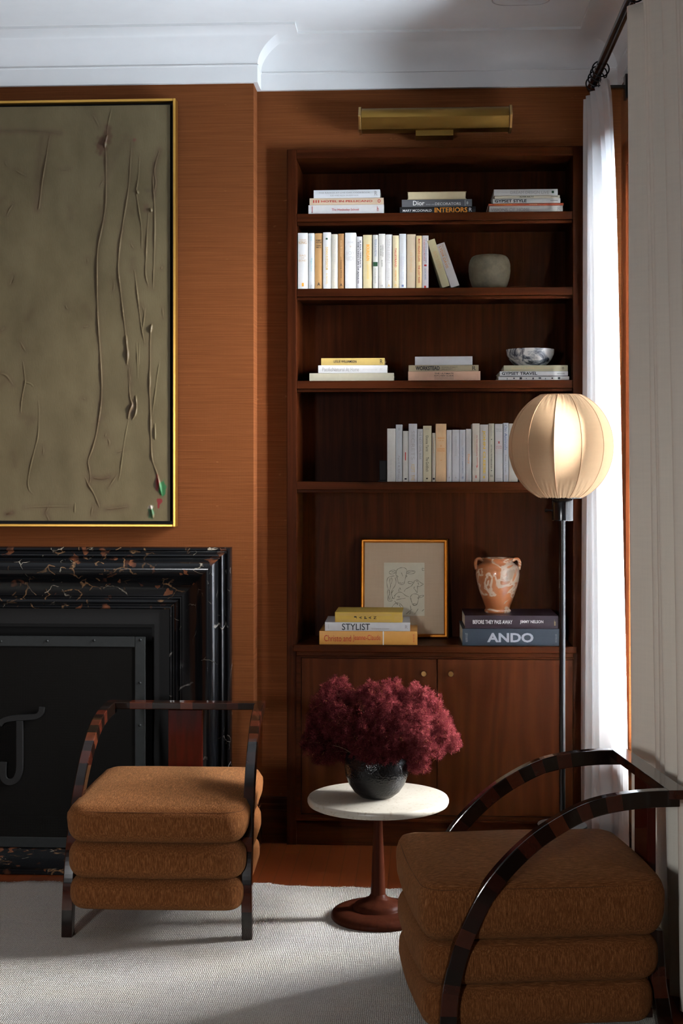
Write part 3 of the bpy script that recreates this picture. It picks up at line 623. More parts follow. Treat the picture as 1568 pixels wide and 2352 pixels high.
# ================================================================== BOOKS
BY = BF + .022
INK = {'k': (0.02, 0.02, 0.022), 'r': (0.38, 0.018, 0.015), 'o': (0.55, 0.20, 0.02), 'g': (0.28, 0.27, 0.26), 'lg': (0.45, 0.44, 0.42), 'y': (0.62, 0.40, 0.06), 't': (0.10, 0.38, 0.40), 'b': (0.12, 0.16, 0.28), 'tan': (0.50, 0.33, 0.17), 'w': (0.78, 0.77, 0.74), 'gd': (0.62, 0.47, 0.22), 'gn': (0.012, 0.05, 0.02), 'or': (0.75, 0.28, 0.03), 'sv': (0.45, 0.46, 0.50)}
def ink(k): return plain(INK[k], .6, 'print_ink')
def make_book(loc, rz, th, hgt, dep, col, label, group, stand=True, rough=.45, tilt=0, pagecol=None, lines=(), bulge=.002, pages_front=False, name='book'):
    """stand: thickness along x, spine faces -y. lying: long edge along x, spine faces -y, thickness up.
       lines: (text, u0, u1, v0, v1, ink, bold) in spine units: u along the reading direction 0..1, v across 0..1 (bottom to top of the letters);
       a fourth reading style 'h' (upright letters on a standing spine) has its text first as ('h:...')"""
    o = thing(name, label, 'book', loc, rz, group); o.rotation_euler = (0, tilt, rz)
    col = tuple(v * (.76 if min(col) > .3 else .9) for v in col)
    m = plain(col, rough, 'book_cover'); bt = .0022 if th > .012 else .0012
    sq = .003 if th > .012 else 0.0005
    if pages_front:            # fore edge turned to the room
        outer = [(-th / 2, 0), (-th / 2, dep), (th / 2, dep), (th / 2, 0), (th / 2 - bt, 0), (th / 2 - bt, dep - bt), (-th / 2 + bt, dep - bt), (-th / 2 + bt, 0)]
    else:
        outer = [(-th / 2, dep), (-th / 2, 0)] + [(-th / 2 + th * k / 6, -bulge * math.sin(PI * k / 6)) for k in range(1, 6)] + [(th / 2, 0), (th / 2, dep), (th / 2 - bt, dep), (th / 2 - bt, bt), (-th / 2 + bt, bt), (-th / 2 + bt, dep)]
    if stand: f1 = lambda u, v, e: (u, v, e)
    else: f1 = lambda u, v, e: (e - hgt / 2, v, u + th / 2)
    MB().prism(outer, f1, 0, hgt).build('cover', m, o, local=True, bevel=.0006, segs=1)
    pg = MB(); py0, py1 = (.003, dep - bt) if pages_front else (bt, dep - sq)
    if stand: pg.box(-th / 2 + bt, th / 2 - bt, py0, py1, sq, hgt - sq)
    else: pg.box(-hgt / 2 + sq, hgt / 2 - sq, py0, py1, bt, th - bt)
    pg.build('pages', plain(pagecol, .9, 'paper') if pagecol else m_pages, o, local=True)
    yy = -bulge - .0003
    for ln in lines:
        tx, u0, u1, v0, v1, k = ln[:6]; bold = ln[6] if len(ln) > 6 else 0
        nm = 'title' if (u1 - u0) > .2 else 'imprint'
        mk = ink(k)
        if tx.startswith('v:'):      # single letter turned on its side on a lying spine
            letters(o, tx[2:], (-hgt / 2 + hgt * u1, yy, th * v0), (0, 0, 1), (-1, 0, 0), th * (v1 - v0), hgt * (u1 - u0), mk, 'title', bold)
        elif tx.startswith('h:'):      # letters upright across a standing spine; u across, v along height
            letters(o, tx[2:], (-th / 2 + th * u0, yy, hgt * v0), (1, 0, 0), (0, 0, 1), th * (u1 - u0), hgt * (v1 - v0), mk, 'title' if v1 - v0 > .03 else 'imprint', bold)
        elif tx.startswith('#'):     # a plain printed patch
            b = MB()
            if stand: b.box(-th / 2 + th * v0, -th / 2 + th * v1, yy - .0002, yy + .0006, hgt * (1 - u1), hgt * (1 - u0))
            else: b.box(-hgt / 2 + hgt * u0, -hgt / 2 + hgt * u1, yy - .0002, yy + .0006, th * v0, th * v1)
            b.build('printed_mark', mk, o, local=True)
        elif stand:
            letters(o, tx, (-th / 2 + th * v0, yy, hgt * (1 - u0)), (0, 0, -1), (1, 0, 0), hgt * (u1 - u0), th * (v1 - v0), mk, nm, bold)
        else:
            letters(o, tx, (-hgt / 2 + hgt * u0, yy, th * v0), (1, 0, 0), (0, 0, 1), hgt * (u1 - u0), th * (v1 - v0), mk, nm, bold)
    return o
WH = (0.74, 0.735, 0.72); CR = (0.70, 0.655, 0.54); GW = (0.66, 0.685, 0.70); IV = (0.70, 0.68, 0.62)
def z3(x): return 640 + x / 2.178
# upright row on the second shelf
row2 = [
 (95, 146, 294, WH, 'white book with tan capitals, first at left end of row beside stone pot', [('h:STEPHEN', .12, .88, .86, .885, 'tan'), ('h:KING', .1, .9, .80, .85, 'tan', .01), ('h:BAG', .2, .8, .58, .615, 'tan'), ('h:OF', .35, .65, .54, .565, 'tan'), ('h:BONES', .1, .9, .49, .525, 'tan'), ('#', .89, .95, .40, .60, 'or')]),
 (148, 178.5, 295, GW, 'thin pale grey book with small teal spine title, second from left in upright row', [('Plague Years', .45, .68, .35, .65, 't'), ('NOVEL', .06, .14, .38, .6, 't'), ('PRESS', .92, .98, .35, .65, 'g')]),
 (180, 220, 295, (0.46, 0.26, 0.105), 'tan brown book with black label lines high on its spine, beside thin grey one', [('h:ROBERT', .15, .85, .855, .885, 'k', .02), ('h:HOUSE', .15, .85, .82, .845, 'k', .02), ('h:DARK', .2, .8, .765, .79, 'k', .02), ('h:MILLS', .2, .8, .735, .755, 'k', .02), ('h:A', .33, .67, .06, .12, 'k', .02)]),
 (221, 260.5, 291, WH, 'tall white book with yellow spine lettering, right of the tan brown book', [('EVENING IN BYZANTIUM', .26, .66, .34, .66, 'y', .01), ('#', .10, .13, .35, .6, 'gn'), ('A NOVEL', .72, .92, .38, .62, 'y')]),
 (262, 294.5, 300, CR, 'cream book with faint pale capitals, between yellow-lettered white and rusty brown books', [('GIDEON\'S SECRET', .06, .56, .25, .75, 'lg'), ('PAULINE', .64, .86, .3, .6, 'lg')]),
 (296, 327.5, 297, (0.36, 0.19, 0.075), 'rusty brown book with small dark lettering, left of the wide white one', [('Anita Brookner', .12, .42, .35, .65, 'tan'), ('Leaving Home', .48, .80, .38, .62, 'k'), ('h:A', .3, .7, .05, .10, 'k', .02)]),
 (331, 386.5, 293, (0.78, 0.775, 0.76), 'widest white book in row with large pale upright letters', [('h:JANE', .2, .8, .80, .845, 'lg'), ('h:*', .42, .58, .735, .77, 'tan'), ('h:JOY', .12, .9, .59, .665, 'lg'), ('h:RIDE', .08, .92, .505, .575, 'lg'), ('h:press', .3, .7, .06, .075, 'lg')]),
 (388, 417, 312, (0.72, 0.71, 0.72), 'shorter white book with bold black two-line spine title, right of widest one', [('ELENA FERRANTE', .08, .60, .58, .85, 'k', .02), ('THE LYING LIFE OF ADULTS', .10, .90, .18, .45, 'k', .02)]),
 (421, 468, 303, (0.68, 0.58, 0.34), 'wide yellow cream book with orange block letters on its spine', [('BOURDAIN', .18, .48, .36, .70, 'or', .03), ('LAURIE WOOLEVER', .55, .82, .40, .62, 'y')]),
 (470, 497, 304, (0.66, 0.665, 0.60), 'slim pale book with dark green square on its spine', [('MEMOIR OF A MEETING', .08, .40, .35, .75, 'b'), ('#', .505, .585, .08, .92, 'gn'), ('ARTHUR WILLIAMS', .62, .90, .35, .65, 'g')]),
 (499, 532.5, 298, IV, 'white book with two short dark title lines, right of the green-square book', [('HARBOURING', .20, .42, .55, .75, 'k'), ('IN THE HOUSE', .22, .40, .25, .45, 'k'), ('ROSEN', .48, .60, .4, .62, 'k'), ('h:UL', .3, .7, .04, .07, 'k')]),
 (533.5, 568, 301, WH, 'white book with very pale widely spaced capitals along its spine', [('SENTIENT', .08, .55, .28, .72, 'lg'), ('POTTER', .63, .85, .34, .66, 'lg'), ('h:A', .3, .7, .03, .08, 'y')]),
 (569, 600.5, 307, (0.70, 0.60, 0.38), 'yellowed cream book with red spine lettering, left of blue-lettered white book', [('TALLEYRAND', .24, .60, .34, .64, 'r', .01), ('MODERN FIRST', .66, .86, .36, .6, 'o'), ('h:o', .3, .6, .04, .08, 'y')]),
 (602, 637, 298, GW, 'bluish white book with large slate blue spine letters', [('BURN', .42, .64, .26, .70, 'sv', .01), ('ICE', .70, .84, .26, .70, 'sv', .01), ('ANNA KAVAN', .08, .36, .34, .62, 'lg'), ('#', .93, .97, .35, .65, 'b')]),
 (640, 685, 300, (0.60, 0.49, 0.345), 'thick aged beige book with brown spot, right of bluish white book', [('#', .630, .645, .34, .44, 'tan'), ('LES PENSEES', .30, .70, .35, .6, 'tan')]),
 (686.5, 715.5, 308, (0.70, 0.54, 0.27), 'yellow book with red capitals along its spine', [('MARY HIGGINS CLARK', .06, .50, .35, .70, 'r', .01), ('THE LOST YEARS', .56, .90, .35, .70, 'r', .01)]),
 (717, 749, 307, (0.74, 0.72, 0.72), 'white book with red and blue spine lettering, last upright before leaning pair', [('THE INDESCRIBABLE HEART', .05, .52, .50, .72, 'b'), ('EVERYDAY PEOPLE', .08, .48, .22, .42, 'r'), ('#', .55, .58, .3, .7, 'r'), ('GUSTAVO NAVARRO', .62, .84, .35, .65, 'b'), ('#', .95, .99, .3, .6, 'r')]),
]
for i, (a, b, tp, col, lab, lines) in enumerate(row2):
    p0, p1 = at(z3(a), 660, BY), at(z3(b), 660, BY); pt_ = at(z3((a + b) / 2), 400 + tp / 2.178, BY)
    make_book(((p0.x + p1.x) / 2, BY + .002 * (i % 3), zs2), 0, (p1.x - p0.x) - .0006, pt_.z - zs2, .16 + .006 * (i % 4), col, lab, 'upright books on the second shelf', lines=lines)
for (a, b, t0, tp, col, lab, lines, th) in (
    (818, 858, 742, 335, (0.52, 0.46, 0.27), 'olive cream book leaning left against the upright row', [('BAD SISTER', .25, .62, .25, .72, 'tan')], .030),
    (862, 910, 787, 355, (0.72, 0.68, 0.64), 'pale book leaning against olive cream one, nearest the stone pot', [('The Collected Stories of', .03, .50, .60, .78, 'tan'), ('LYDIA DAVIS', .06, .56, .20, .50, 'o')], .0335)):
    pl = at(z3(a), 660, BY); ptl = at(z3(t0), 400 + tp / 2.178, BY)
    ang = math.atan2(ptl.x - pl.x, ptl.z - zs2); hh = math.hypot(ptl.x - pl.x, ptl.z - zs2)
    cx = pl.x + th / 2 * math.cos(ang)
    make_book((cx, BY, zs2 + abs(math.sin(ang)) * th / 2 + .0005), 0, th, hh, .165, col, lab, 'upright books on the second shelf', tilt=ang, lines=lines)
# upright row on the fourth shelf
row4 = [
 (542, 584.5, 445, (0.70, 0.69, 0.63), 'cream white book with faint script, first of row beside black bookend', [('Stella and Rose', .58, .92, .32, .62, 'lg')]),
 (585, 618, 425, (0.60, 0.63, 0.65), 'grey blue book with thin serif title, second of row near black bookend', [('April & Oliver', .54, .96, .30, .62, 'g'), ('Tess Callahan', .16, .44, .38, .62, 'lg'), ('h:o', .35, .65, .90, .94, 'g')]),
 (620, 648.5, 457, IV, 'short cream book with slanting red pen mark on its spine', [('#', .42, .58, .40, .56, 'r'), ('the writing life', .62, .88, .36, .60, 'lg'), ('BENNETT', .30, .40, .36, .6, 'lg'), ('#', .93, .96, .3, .7, 'k')]),
 (649, 691.5, 421, (0.72, 0.72, 0.73), 'tall white book with pale gold vertical capitals', [('THE', .88, .98, .30, .72, 'gd', .01), ('KEPT', .70, .84, .30, .72, 'gd'), ('SECRETS', .12, .62, .28, .74, 'lg')]),
 (693, 720.5, 447, (0.70, 0.70, 0.69), 'white book with large thin grey title, left of the handwritten cream one', [('THE NEXT CIVIL WAR', .04, .58, .30, .75, 'g'), ('STEPHEN MARCHE', .66, .86, .36, .64, 'lg')]),
 (721.5, 764.5, 431, (0.68, 0.62, 0.42), 'yellowish cream book with black handwritten spine title', [('Donna Tartt', .18, .46, .32, .62, 'k'), ('The Goldfinch', .56, .82, .32, .66, 'k'), ('h:NOVEL', .25, .75, .93, .955, 'g'), ('#', .93, .955, .35, .55, 'k')]),
 (766.5, 783.5, 467, (0.62, 0.57, 0.46), 'narrowest and shortest cream book, left of the peach one', [('STRONGHOLD', .10, .42, .3, .7, 'tan'), ('#', .92, .96, .2, .8, 'k')]),
 (784.5, 838.5, 421, (0.66, 0.43, 0.23), 'thick tall peach coloured book', [('h:BIRDS', .2, .8, .74, .765, 'o'), ('h:OF A', .25, .75, .70, .72, 'o'), ('h:*', .42, .58, .60, .635, 'o'), ('h:LESSER', .15, .85, .555, .58, 'o'), ('h:PARADISE', .15, .85, .52, .545, 'o'), ('h:<>', .42, .58, .36, .38, 'o')]),
 (839.5, 865.5, 452, WH, 'slim plain white book standing against the peach one', [('WATERMARK', .10, .45, .35, .65, 'lg'), ('h:A', .35, .65, .06, .10, 'g')]),
 (866.5, 903, 451, (0.70, 0.70, 0.705), 'white book with single pale line of lettering, second right of peach book', [('A SEPARATION', .12, .50, .40, .60, 'lg'), ('#', .50, .504, .2, .8, 'lg'), ('h:A', .4, .6, .06, .10, 'g')]),
 (904, 935, 451, (0.68, 0.69, 0.71), 'pale blue white book with grey capitals low on its spine', [("LET'S JUST SAY IT WASN'T PRETTY", .34, .84, .34, .60, 'b'), ('DIANE KEATON', .06, .30, .34, .60, 'lg'), ('h:ff', .35, .65, .05, .10, 'b')]),
 (936, 963.5, 447, (0.67, 0.66, 0.62), 'cream book with orange script word low on its spine', [('Diary', .48, .66, .28, .68, 'or'), ('CHARLOTTE GRAY', .10, .42, .36, .60, 'lg')]),
 (967.5, 1004.5, 420, (0.68, 0.63, 0.52), 'tall cream book with red arrow drawn on its spine', [('the most wanted party', .20, .56, .52, .72, 'r'), ('HIGH IMPRESSIONS', .18, .50, .30, .44, 'tan'), ('#', .58, .74, .66, .70, 'r'), ('h:V', .50, .76, .24, .28, 'r', .03), ('h:8', .4, .62, .06, .11, 'r')]),
 (1006, 1048.5, 425, (0.64, 0.60, 0.55), 'pale beige book with large yellow block capitals', [('JOHN CLEESE', .10, .86, .28, .66, 'y', .03), ('#', .90, .94, .38, .58, 'y')]),
 (1050, 1077.5, 420, (0.62, 0.585, 0.45), 'slim khaki cream book with small dark capitals, left of red-plane book', [("GETTING MOTHER'S BODY", .36, .78, .36, .62, 'k'), ('SUZAN-LORI PARKS', .04, .22, .34, .60, 'g'), ('#', .265, .28, .42, .58, 'k'), ('#', .80, .815, .42, .58, 'k'), ('h:RH', .3, .7, .08, .12, 'k')]),
 (1081, 1120.5, 422, (0.67, 0.66, 0.63), 'white book with small red aeroplane mark on its spine', [('h:American', .14, .86, .90, .925, 'g'), ('h:in Paris', .2, .8, .865, .89, 'g'), ('h:x', .36, .64, .66, .70, 'r', .05), ('h:A LIFE', .15, .85, .605, .62, 'r'), ('h:IN THE AIR', .12, .88, .575, .59, 'r'), ('h:press', .2, .8, .04, .06, 'g')]),
 (1123, 1149.5, 417, (0.64, 0.655, 0.68), 'white book with large dark serif title, partly behind the lamp globe', [('On Animals', .03, .46, .22, .72, 'b'), ('Susan Orlean', .54, .84, .32, .66, 'g'), ('#', .89, .97, .25, .75, 'lg')]),
 (1150.5, 1196, 420, (0.70, 0.65, 0.55), 'cream book at right end of row, mostly hidden by the lamp globe', []),
]
def z4y(v): return 780 + v / 2.178
for i, (a, b, tp, col, lab, lines) in enumerate(row4):
    p0, p1 = at(z3(a), 1100, BY), at(z3(b), 1100, BY); pt_ = at(z3((a + b) / 2), z4y(tp), BY)
    make_book(((p0.x + p1.x) / 2, BY + .002 * ((i * 2) % 3), zs4), 0, (p1.x - p0.x) - .0006, pt_.z - zs4, .15 + .006 * (i % 4), col, lab, 'upright books on the fourth shelf', lines=lines)
q0, q1 = at(z3(497), z4y(604), BY), at(z3(540), 1100, BY)
be_m = m_black; be = thing('bookend', 'small black bookend block at left end of the fourth shelf row', 'bookend', ((q0.x + q1.x) / 2, BY, zs4))
b = MB().box(q0.x + .004, q1.x - .001, BY + .012, BY + .11, zs4 + .004, q0.z).build('block', be_m, be, bevel=.003); MB().box(q0.x, q1.x - .001, BY + .008, BY + .118, zs4, zs4 + .004).build('foot_plate', be_m, be)

# lying stacks
def stack(books, conv, z0, Y, group, dep=.24):
    z = z0; tops = []
    for (a, b, ty, by, col, lab, lines, kw) in books:        # from the bottom up
        p0, p1 = at(conv[0](a), conv[1](by), Y), at(conv[0](b), conv[1](by), Y); th = at(conv[0]((a + b) / 2), conv[1](ty), Y).z - z
        kw = dict(kw); d = kw.pop('dep', dep); rz = kw.pop('rz', 0); dy = kw.pop('dy', 0)
        make_book(((p0.x + p1.x) / 2, Y + dy, z), rz, th - .0004, p1.x - p0.x, d, col, lab, group, stand=False, lines=lines, **kw)
        z += th
    return z
cv3 = (z3, lambda v: 400 + v / 2.178); cv4 = (z3, lambda v: 780 + v / 2.178); cv5 = (z3, lambda v: 1180 + v / 2.178)
g1 = 'books lying in stacks on the top shelf'; g3 = 'books lying in stacks on the third shelf'; g5 = 'books lying in stacks on the counter'
stack([
 (148, 526, 153, 191, (0.70, 0.68, 0.655), 'white book with small red title, bottom of left stack on top shelf', [('The Hockaday School', .31, .67, .28, .62, 'r'), ('h', .91, .93, .3, .8, 'r'), ('#', .05, .055, .15, .85, 'r')], {}),
 (154, 524, 119, 153, (0.55, 0.42, 0.29), 'beige book with red capitals, middle of left stack on top shelf', [('HOTEL IN PELLICANO', .16, .85, .36, .66, 'r', .015), ('III', .05, .13, .3, .7, 'r'), ('o', .92, .96, .25, .75, 'r')], {'rz': .01}),
 (174, 506, 78, 118, (0.72, 0.725, 0.73), 'white cookbook with small grey two-line title, top of left stack on top shelf', [('THE RANCH AT LIVE OAK COOKBOOK', .08, .85, .54, .74, 'g'), ('SUE AND ALEX GLASSCOCK', .25, .68, .22, .38, 'g'), ('R', .92, .96, .25, .8, 'g')], {'rz': -.012})], cv3, zs1, BY, g1)
stack([
 (605, 985, 163, 191, (0.012, 0.012, 0.013), 'black book with white and orange capitals, bottom of middle stack on top shelf', [('MARY MCDONALD', .04, .42, .25, .62, 'w', .01), ('INTERIORS', .46, .89, .10, .88, 'or', .02), ('R', .91, .95, .2, .8, 'w')], {}),
 (615, 966, 126, 163, (0.11, 0.112, 0.118), 'grey book with white serif title, under the blank cream book on top shelf', [('Dior', .16, .325, .18, .82, 'w', .015), ('AND HIS', .345, .465, .2, .38, 'sv'), ('DECORATORS', .475, .84, .2, .56, 'w'), ('#', .90, .903, .1, .9, 'w'), ('o', .925, .945, .3, .65, 'w')], {'rz': .008}),
 (643, 938, 87, 126, (0.55, 0.44, 0.26), 'blank aged cream book turned page edges out, top of middle stack', [], {'pages_front': True, 'pagecol': (0.58, 0.49, 0.31), 'dep': .21})], cv3, zs1, BY, g1)
stack([
 (1053, 1420, 158, 191, (0.68, 0.65, 0.58), 'cream book with wide grey serif title, bottom of right stack on top shelf', [('VISIONS OF HOME', .02, .55, .14, .68, 'g'), ('Andrew Cogar', .63, .84, .35, .62, 'lg'), ('R', .93, .97, .2, .8, 'g')], {}),
 (1048, 1424, 145, 157, (0.28, 0.055, 0.022), 'thin rust red book pressed between white ones in right top shelf stack', [('CALIFORNIA STYLE', .08, .31, .3, .7, 'o'), ('VENDOME', .54, .65, .3, .7, 'tan')], {'rz': .006}),
 (1070, 1408, 121, 145, (0.68, 0.67, 0.62), 'white book with heavy black capitals above the rust red book', [('GYPSET STYLE', .03, .50, .14, .80, 'k', .03), ('ASSOULINE', .85, .96, .35, .62, 'k')], {}),
 (1080, 1405, 106, 121, (0.66, 0.60, 0.45), 'thin cream book with small black capitals, second from top of right stack', [('ALVAR AALTO', .38, .60, .25, .75, 'k', .02), ('TASCHEN', .86, .97, .3, .7, 'k')], {'rz': -.01}),
 (1075, 1395, 75, 105, (0.66, 0.645, 0.60), 'off white book with spaced grey capitals, top of right stack on top shelf', [('GATHERED BY', .05, .22, .36, .56, 'lg'), ('DREAM DESIGN LIVE', .26, .86, .22, .70, 'g'), ('#', .905, .94, .3, .7, 'gn')], {'rz': .008})], cv3, zs1, BY, g1)
stack([
 (153, 576, 167, 204, (0.36, 0.335, 0.255), 'grey green linen bound book without title, bottom of left third shelf stack', [], {'rough': .9, 'dep': .26}),
 (197, 543, 128, 167, (0.73, 0.73, 0.735), 'white book with thin grey serif title between linen and gold books', [('PacificNatural', .06, .38, .22, .72, 'g'), ('At Home', .40, .59, .20, .72, 'g'), ('JENNI KAYNE', .64, .85, .3, .5, 'lg'), ('ec', .89, .93, .3, .6, 'lg')], {'rz': .006}),
 (212, 529, 92, 127, (0.50, 0.36, 0.115), 'gold yellow book with black capitals, top of left stack on third shelf', [('LESLIE WILLIAMSON', .20, .56, .34, .70, 'k', .01), ('R', .93, .97, .2, .8, 'k')], {'rz': -.008, 'dep': .22})], cv4, zs3, BY, g3)
stack([
 (647, 1008, 158, 204, (0.54, 0.33, 0.225), 'pinkish beige book with small dark centred title, bottom of middle stack', [('THE ULTIMATE', .365, .63, .68, .84, 'k', .015), ('KITCHEN GUIDE', .365, .63, .44, .60, 'k', .015), ('100 GOOD IDEAS FROM TODAYS', .365, .63, .28, .37, 'k'), ('LEADING DESIGNERS', .365, .63, .13, .22, 'k')], {}),
 (649, 999, 127, 158, (0.33, 0.27, 0.17), 'taupe book with heavy black capitals, middle of middle third shelf stack', [('WORKSTEAD', .10, .445, .16, .84, 'k', .03), ('INTERIORS OF BEAUTY', .475, .70, .54, .74, 'k'), ('AND NECESSITY', .475, .63, .22, .42, 'k'), ('R', .91, .96, .15, .85, 'k')], {'rz': .006}),
 (681, 968, 84, 126, (0.76, 0.765, 0.77), 'blank white book lying on top of the taupe book', [], {'rz': -.03, 'dep': .21})], cv4, zs3, BY, g3)
zbowl = stack([
 (1098, 1452, 184, 201, (0.68, 0.66, 0.62), 'thin white book with scattered black marks, bottom of stack under marble bowl', [('#', .12 + .09 * k, .13 + .09 * k + .012 * (k % 3), .25 + .1 * (k % 2), .6 + .1 * (k % 3), 'k') for k in range(9)], {}),
 (1105, 1446, 158, 184, (0.70, 0.70, 0.69), 'white book with bold black capitals, under the olive book and marble bowl', [('GYPSET TRAVEL', .03, .55, .28, .88, 'k', .03), ('ASSOULINE', .84, .95, .4, .64, 'k'), ('#', 0, 1, .0, .1, 'k')], {'rz': .008}),
 (1125, 1445, 128, 158, (0.34, 0.31, 0.20), 'olive grey book directly under the marble bowl', [('SUNDAY SUPPERS', .12, .50, .36, .62, 'tan'), ('KAREN MORDECHAI', .535, .80, .40, .58, 'tan'), ('#', .515, .518, .3, .7, 'tan'), ('o', .91, .94, .3, .7, 'k')], {'rz': -.006})], cv4, zs3, BY, g3)
CY = BF + .002
stack([
 (203, 693, 587, 659, (0.58, 0.275, 0.055), 'large orange book with red script title, bottom of stack before framed drawing', [('Christo and', .05, .325, .24, .70, 'r', -.004), ('Jeanne-Claude', .345, .625, .22, .74, 'r', -.004), ('#', .648, .659, 0, 1, 'w'), ('TASCHEN', .955, .97, .2, .8, 'r')], {'dep': .25, 'rough': .4}),
 (231, 657, 543, 587, (0.76, 0.77, 0.78), 'white book with tall black serif capitals between the orange and yellow books', [('STYLIST', .20, .53, .12, .86, 'k', .005), ('THE INTERPRETERS OF FASHION', .545, .75, .2, .34, 'g'), ('R', .94, .97, .3, .7, 'g'), ('#', .04, .043, .25, .75, 'g')], {'dep': .235, 'rz': .015}),
 (281, 618, 492, 543, (0.58, 0.385, 0.075), 'yellow cloth book with small black letters, top of stack before framed drawing', [('v:J', .285, 0.325, .34, .60, 'k', .02), ('v:A', .36, 0.400, .34, .60, 'k', .02), ('v:P', .435, 0.475, .34, .60, 'k', .02), ('v:A', .50, 0.540, .34, .60, 'k', .02), ('v:N', .575, 0.615, .34, .60, 'k', .02)] + [('#', .06, .84, v, v + .018, 'tan') for v in (.14, .22, .68, .76, .84)] + [('#', .88, .98, v, v + .02, 'tan') for v in (.2, .35, .5, .65, .8)], {'dep': .20, 'rz': -.01, 'rough': .7})], cv5, zc, CY, g5)
zvase = stack([
 (918, 1402, 575, 659, (0.030, 0.040, 0.052), 'large slate blue book with silver block capitals under the urn', [('ANDO', .255, .735, .20, .76, 'sv', .035), ('TADAO', .03, .055, .2, .75, 'g'), ('TASCHEN', .96, .975, .2, .7, 'g')], {'dep': .285, 'rz': .02, 'rough': .4}),
 (930, 1398, 509, 575, (0.026, 0.014, 0.019), 'dark aubergine book with white capitals, directly under terracotta urn', [('BEFORE THEY PASS AWAY', .085, .51, .36, .66, 'w', .02), ('JIMMY NELSON', .59, .84, .36, .66, 'w', .02), ('teNeues', .955, .97, .25, .72, 'gd')], {'dep': .275, 'rz': .02, 'rough': .4})], cv5, zc, CY, g5)

# ================================================================== SHELF ORNAMENTS
def lathe_thing(name, label, cat, prof, loc, mat, seg=64):
    b = MB().lathe(prof, (0, 0, 0), seg, caps=False); o = b.build(name, mat, smooth=True, angle=50); o.location = loc; return tag(o, label, cat)
# stone pot
Yp = BF + .13; p0, p1 = at(1075.5, 600, Yp), at(1172, 600, Yp); R0 = (p1.x - p0.x) / 2; Hh = at(1124, 588.5, Yp).z - zs2
outer = [(.0, 0), (.62, 0), (.72, .03), (.86, .18), (.96, .38), (1.0, .58), (.985, .76), (.93, .88), (.86, .95), (.80, .985), (.74, 1.0)]; inner = [(.66, .985), (.72, .90), (.84, .7), (.85, .45), (.7, .2), (.0, .12)]
lathe_thing('stone_pot', 'squat rounded grey brown stone pot on the second shelf', 'pot', [(max(r * R0, .0002), z * Hh) for r, z in outer + inner], ((p0.x + p1.x) / 2, Yp, zs2), m_stone)
# marble bowl
Yb = BY + .12; p0, p1 = at(1162, 810, Yb), at(1273, 810, Yb); R0 = (p1.x - p0.x) / 2; Hh = at(1217, 803.5, Yb).z - zbowl
outer = [(0, 0), (.50, 0), (.54, .04), (.74, .22), (.88, .45), (.965, .70), (1.0, 1.0)]; inner = [(.94, 1.0), (.90, .72), (.80, .48), (.6, .25), (0, .15)]
lathe_thing('marble_bowl', 'black and white veined marble bowl on the olive book', 'bowl', [(max(r * R0, .0002), z * Hh) for r, z in outer + inner], ((p0.x + p1.x) / 2, Yb, zbowl), m_inky)
# urn
Yu = BF + .12; p0, p1 = at(1092, 1340, Yu), at(1193, 1340, Yu); R0 = (p1.x - p0.x) / 2; Hh = at(1142, 1281.5, Yu).z - zvase; ux = (p0.x + p1.x) / 2 
urn = thing('clay_urn', 'two handled terracotta urn with cream marbled glaze on the aubergine book', 'urn', (ux, Yu, zvase))
outer = [(0, 0), (.56, 0), (.60, .02), (.60, .045), (.55, .07), (.58, .12), (.72, .27), (.86, .43), (.955, .58), (1.0, .70), (.985, .79), (.90, .865), (.76, .905), (.68, .925), (.66, .95), (.70, .975), (.74, .99), (.73, 1.0)]
inner = [(.64, 1.0), (.58, .95), (.62, .91), (.85, .82), (.9, .68), (.7, .35), (.5, .1), (0, .06)]
MB().lathe([(max(r * R0, .0002), z * Hh) for r, z in outer + inner], seg=64, caps=False).build('body', m_clay, urn, smooth=True, angle=50, local=True)
for s in (-1, 1):
    q = catmull([(s * .66 * R0, 0, .95 * Hh), (s * .84 * R0, 0, .985 * Hh), (s * .97 * R0, 0, .955 * Hh), (s * 1.0 * R0, 0, .88 * Hh), (s * .955 * R0, 0, .79 * Hh)], 6)
    b = MB().tube(q, .0065, 10); b.build('handle', m_clay, urn, smooth=True, local=True)

# framed drawing, leaning on the back panel
Yd = BB - .075; p0, p1 = at(827, 1400, Yd), at(1029, 1400, Yd); dw = p1.x - p0.x; dh = at(928, 1238, Yd).z - zc; lean = .11
fd = thing('framed_drawing', 'gold framed pencil drawing of cows leaning against the bookcase back', 'framed drawing', ((p0.x + p1.x) / 2, Yd, zc + .002)); fd.rotation_euler = (-lean, 0, 0)
fwid = .017
fb_ = MB()
for (a, b, c, d) in ((-dw / 2, -dw / 2 + fwid, 0, dh), (dw / 2 - fwid, dw / 2, 0, dh), (-dw / 2 + fwid, dw / 2 - fwid, 0, fwid), (-dw / 2 + fwid, dw / 2 - fwid, dh - fwid, dh)): fb_.box(a, b, 0, .018, c, d)
fq = [(0, 0), (0, .014), (.004, .018), (.007, .014), (.010, .014), (.013, .017), (.017, .008), (.017, 0)]
corn = lambda u: [(-dw / 2 + u, u), (dw / 2 - u, u), (dw / 2 - u, dh - u), (-dw / 2 + u, dh - u)]
b = MB(); n = len(fq); o_ = 0
for k in range(4):
    ring0 = [(corn(u)[k][0], .018 - v, corn(u)[k][1]) for u, v in fq]; ring1 = [(corn(u)[(k + 1) % 4][0], .018 - v, corn(u)[(k + 1) % 4][1]) for u, v in fq]
    b.rings([ring0, ring1])
b.build('frame', m_gilt2, fd, local=True)
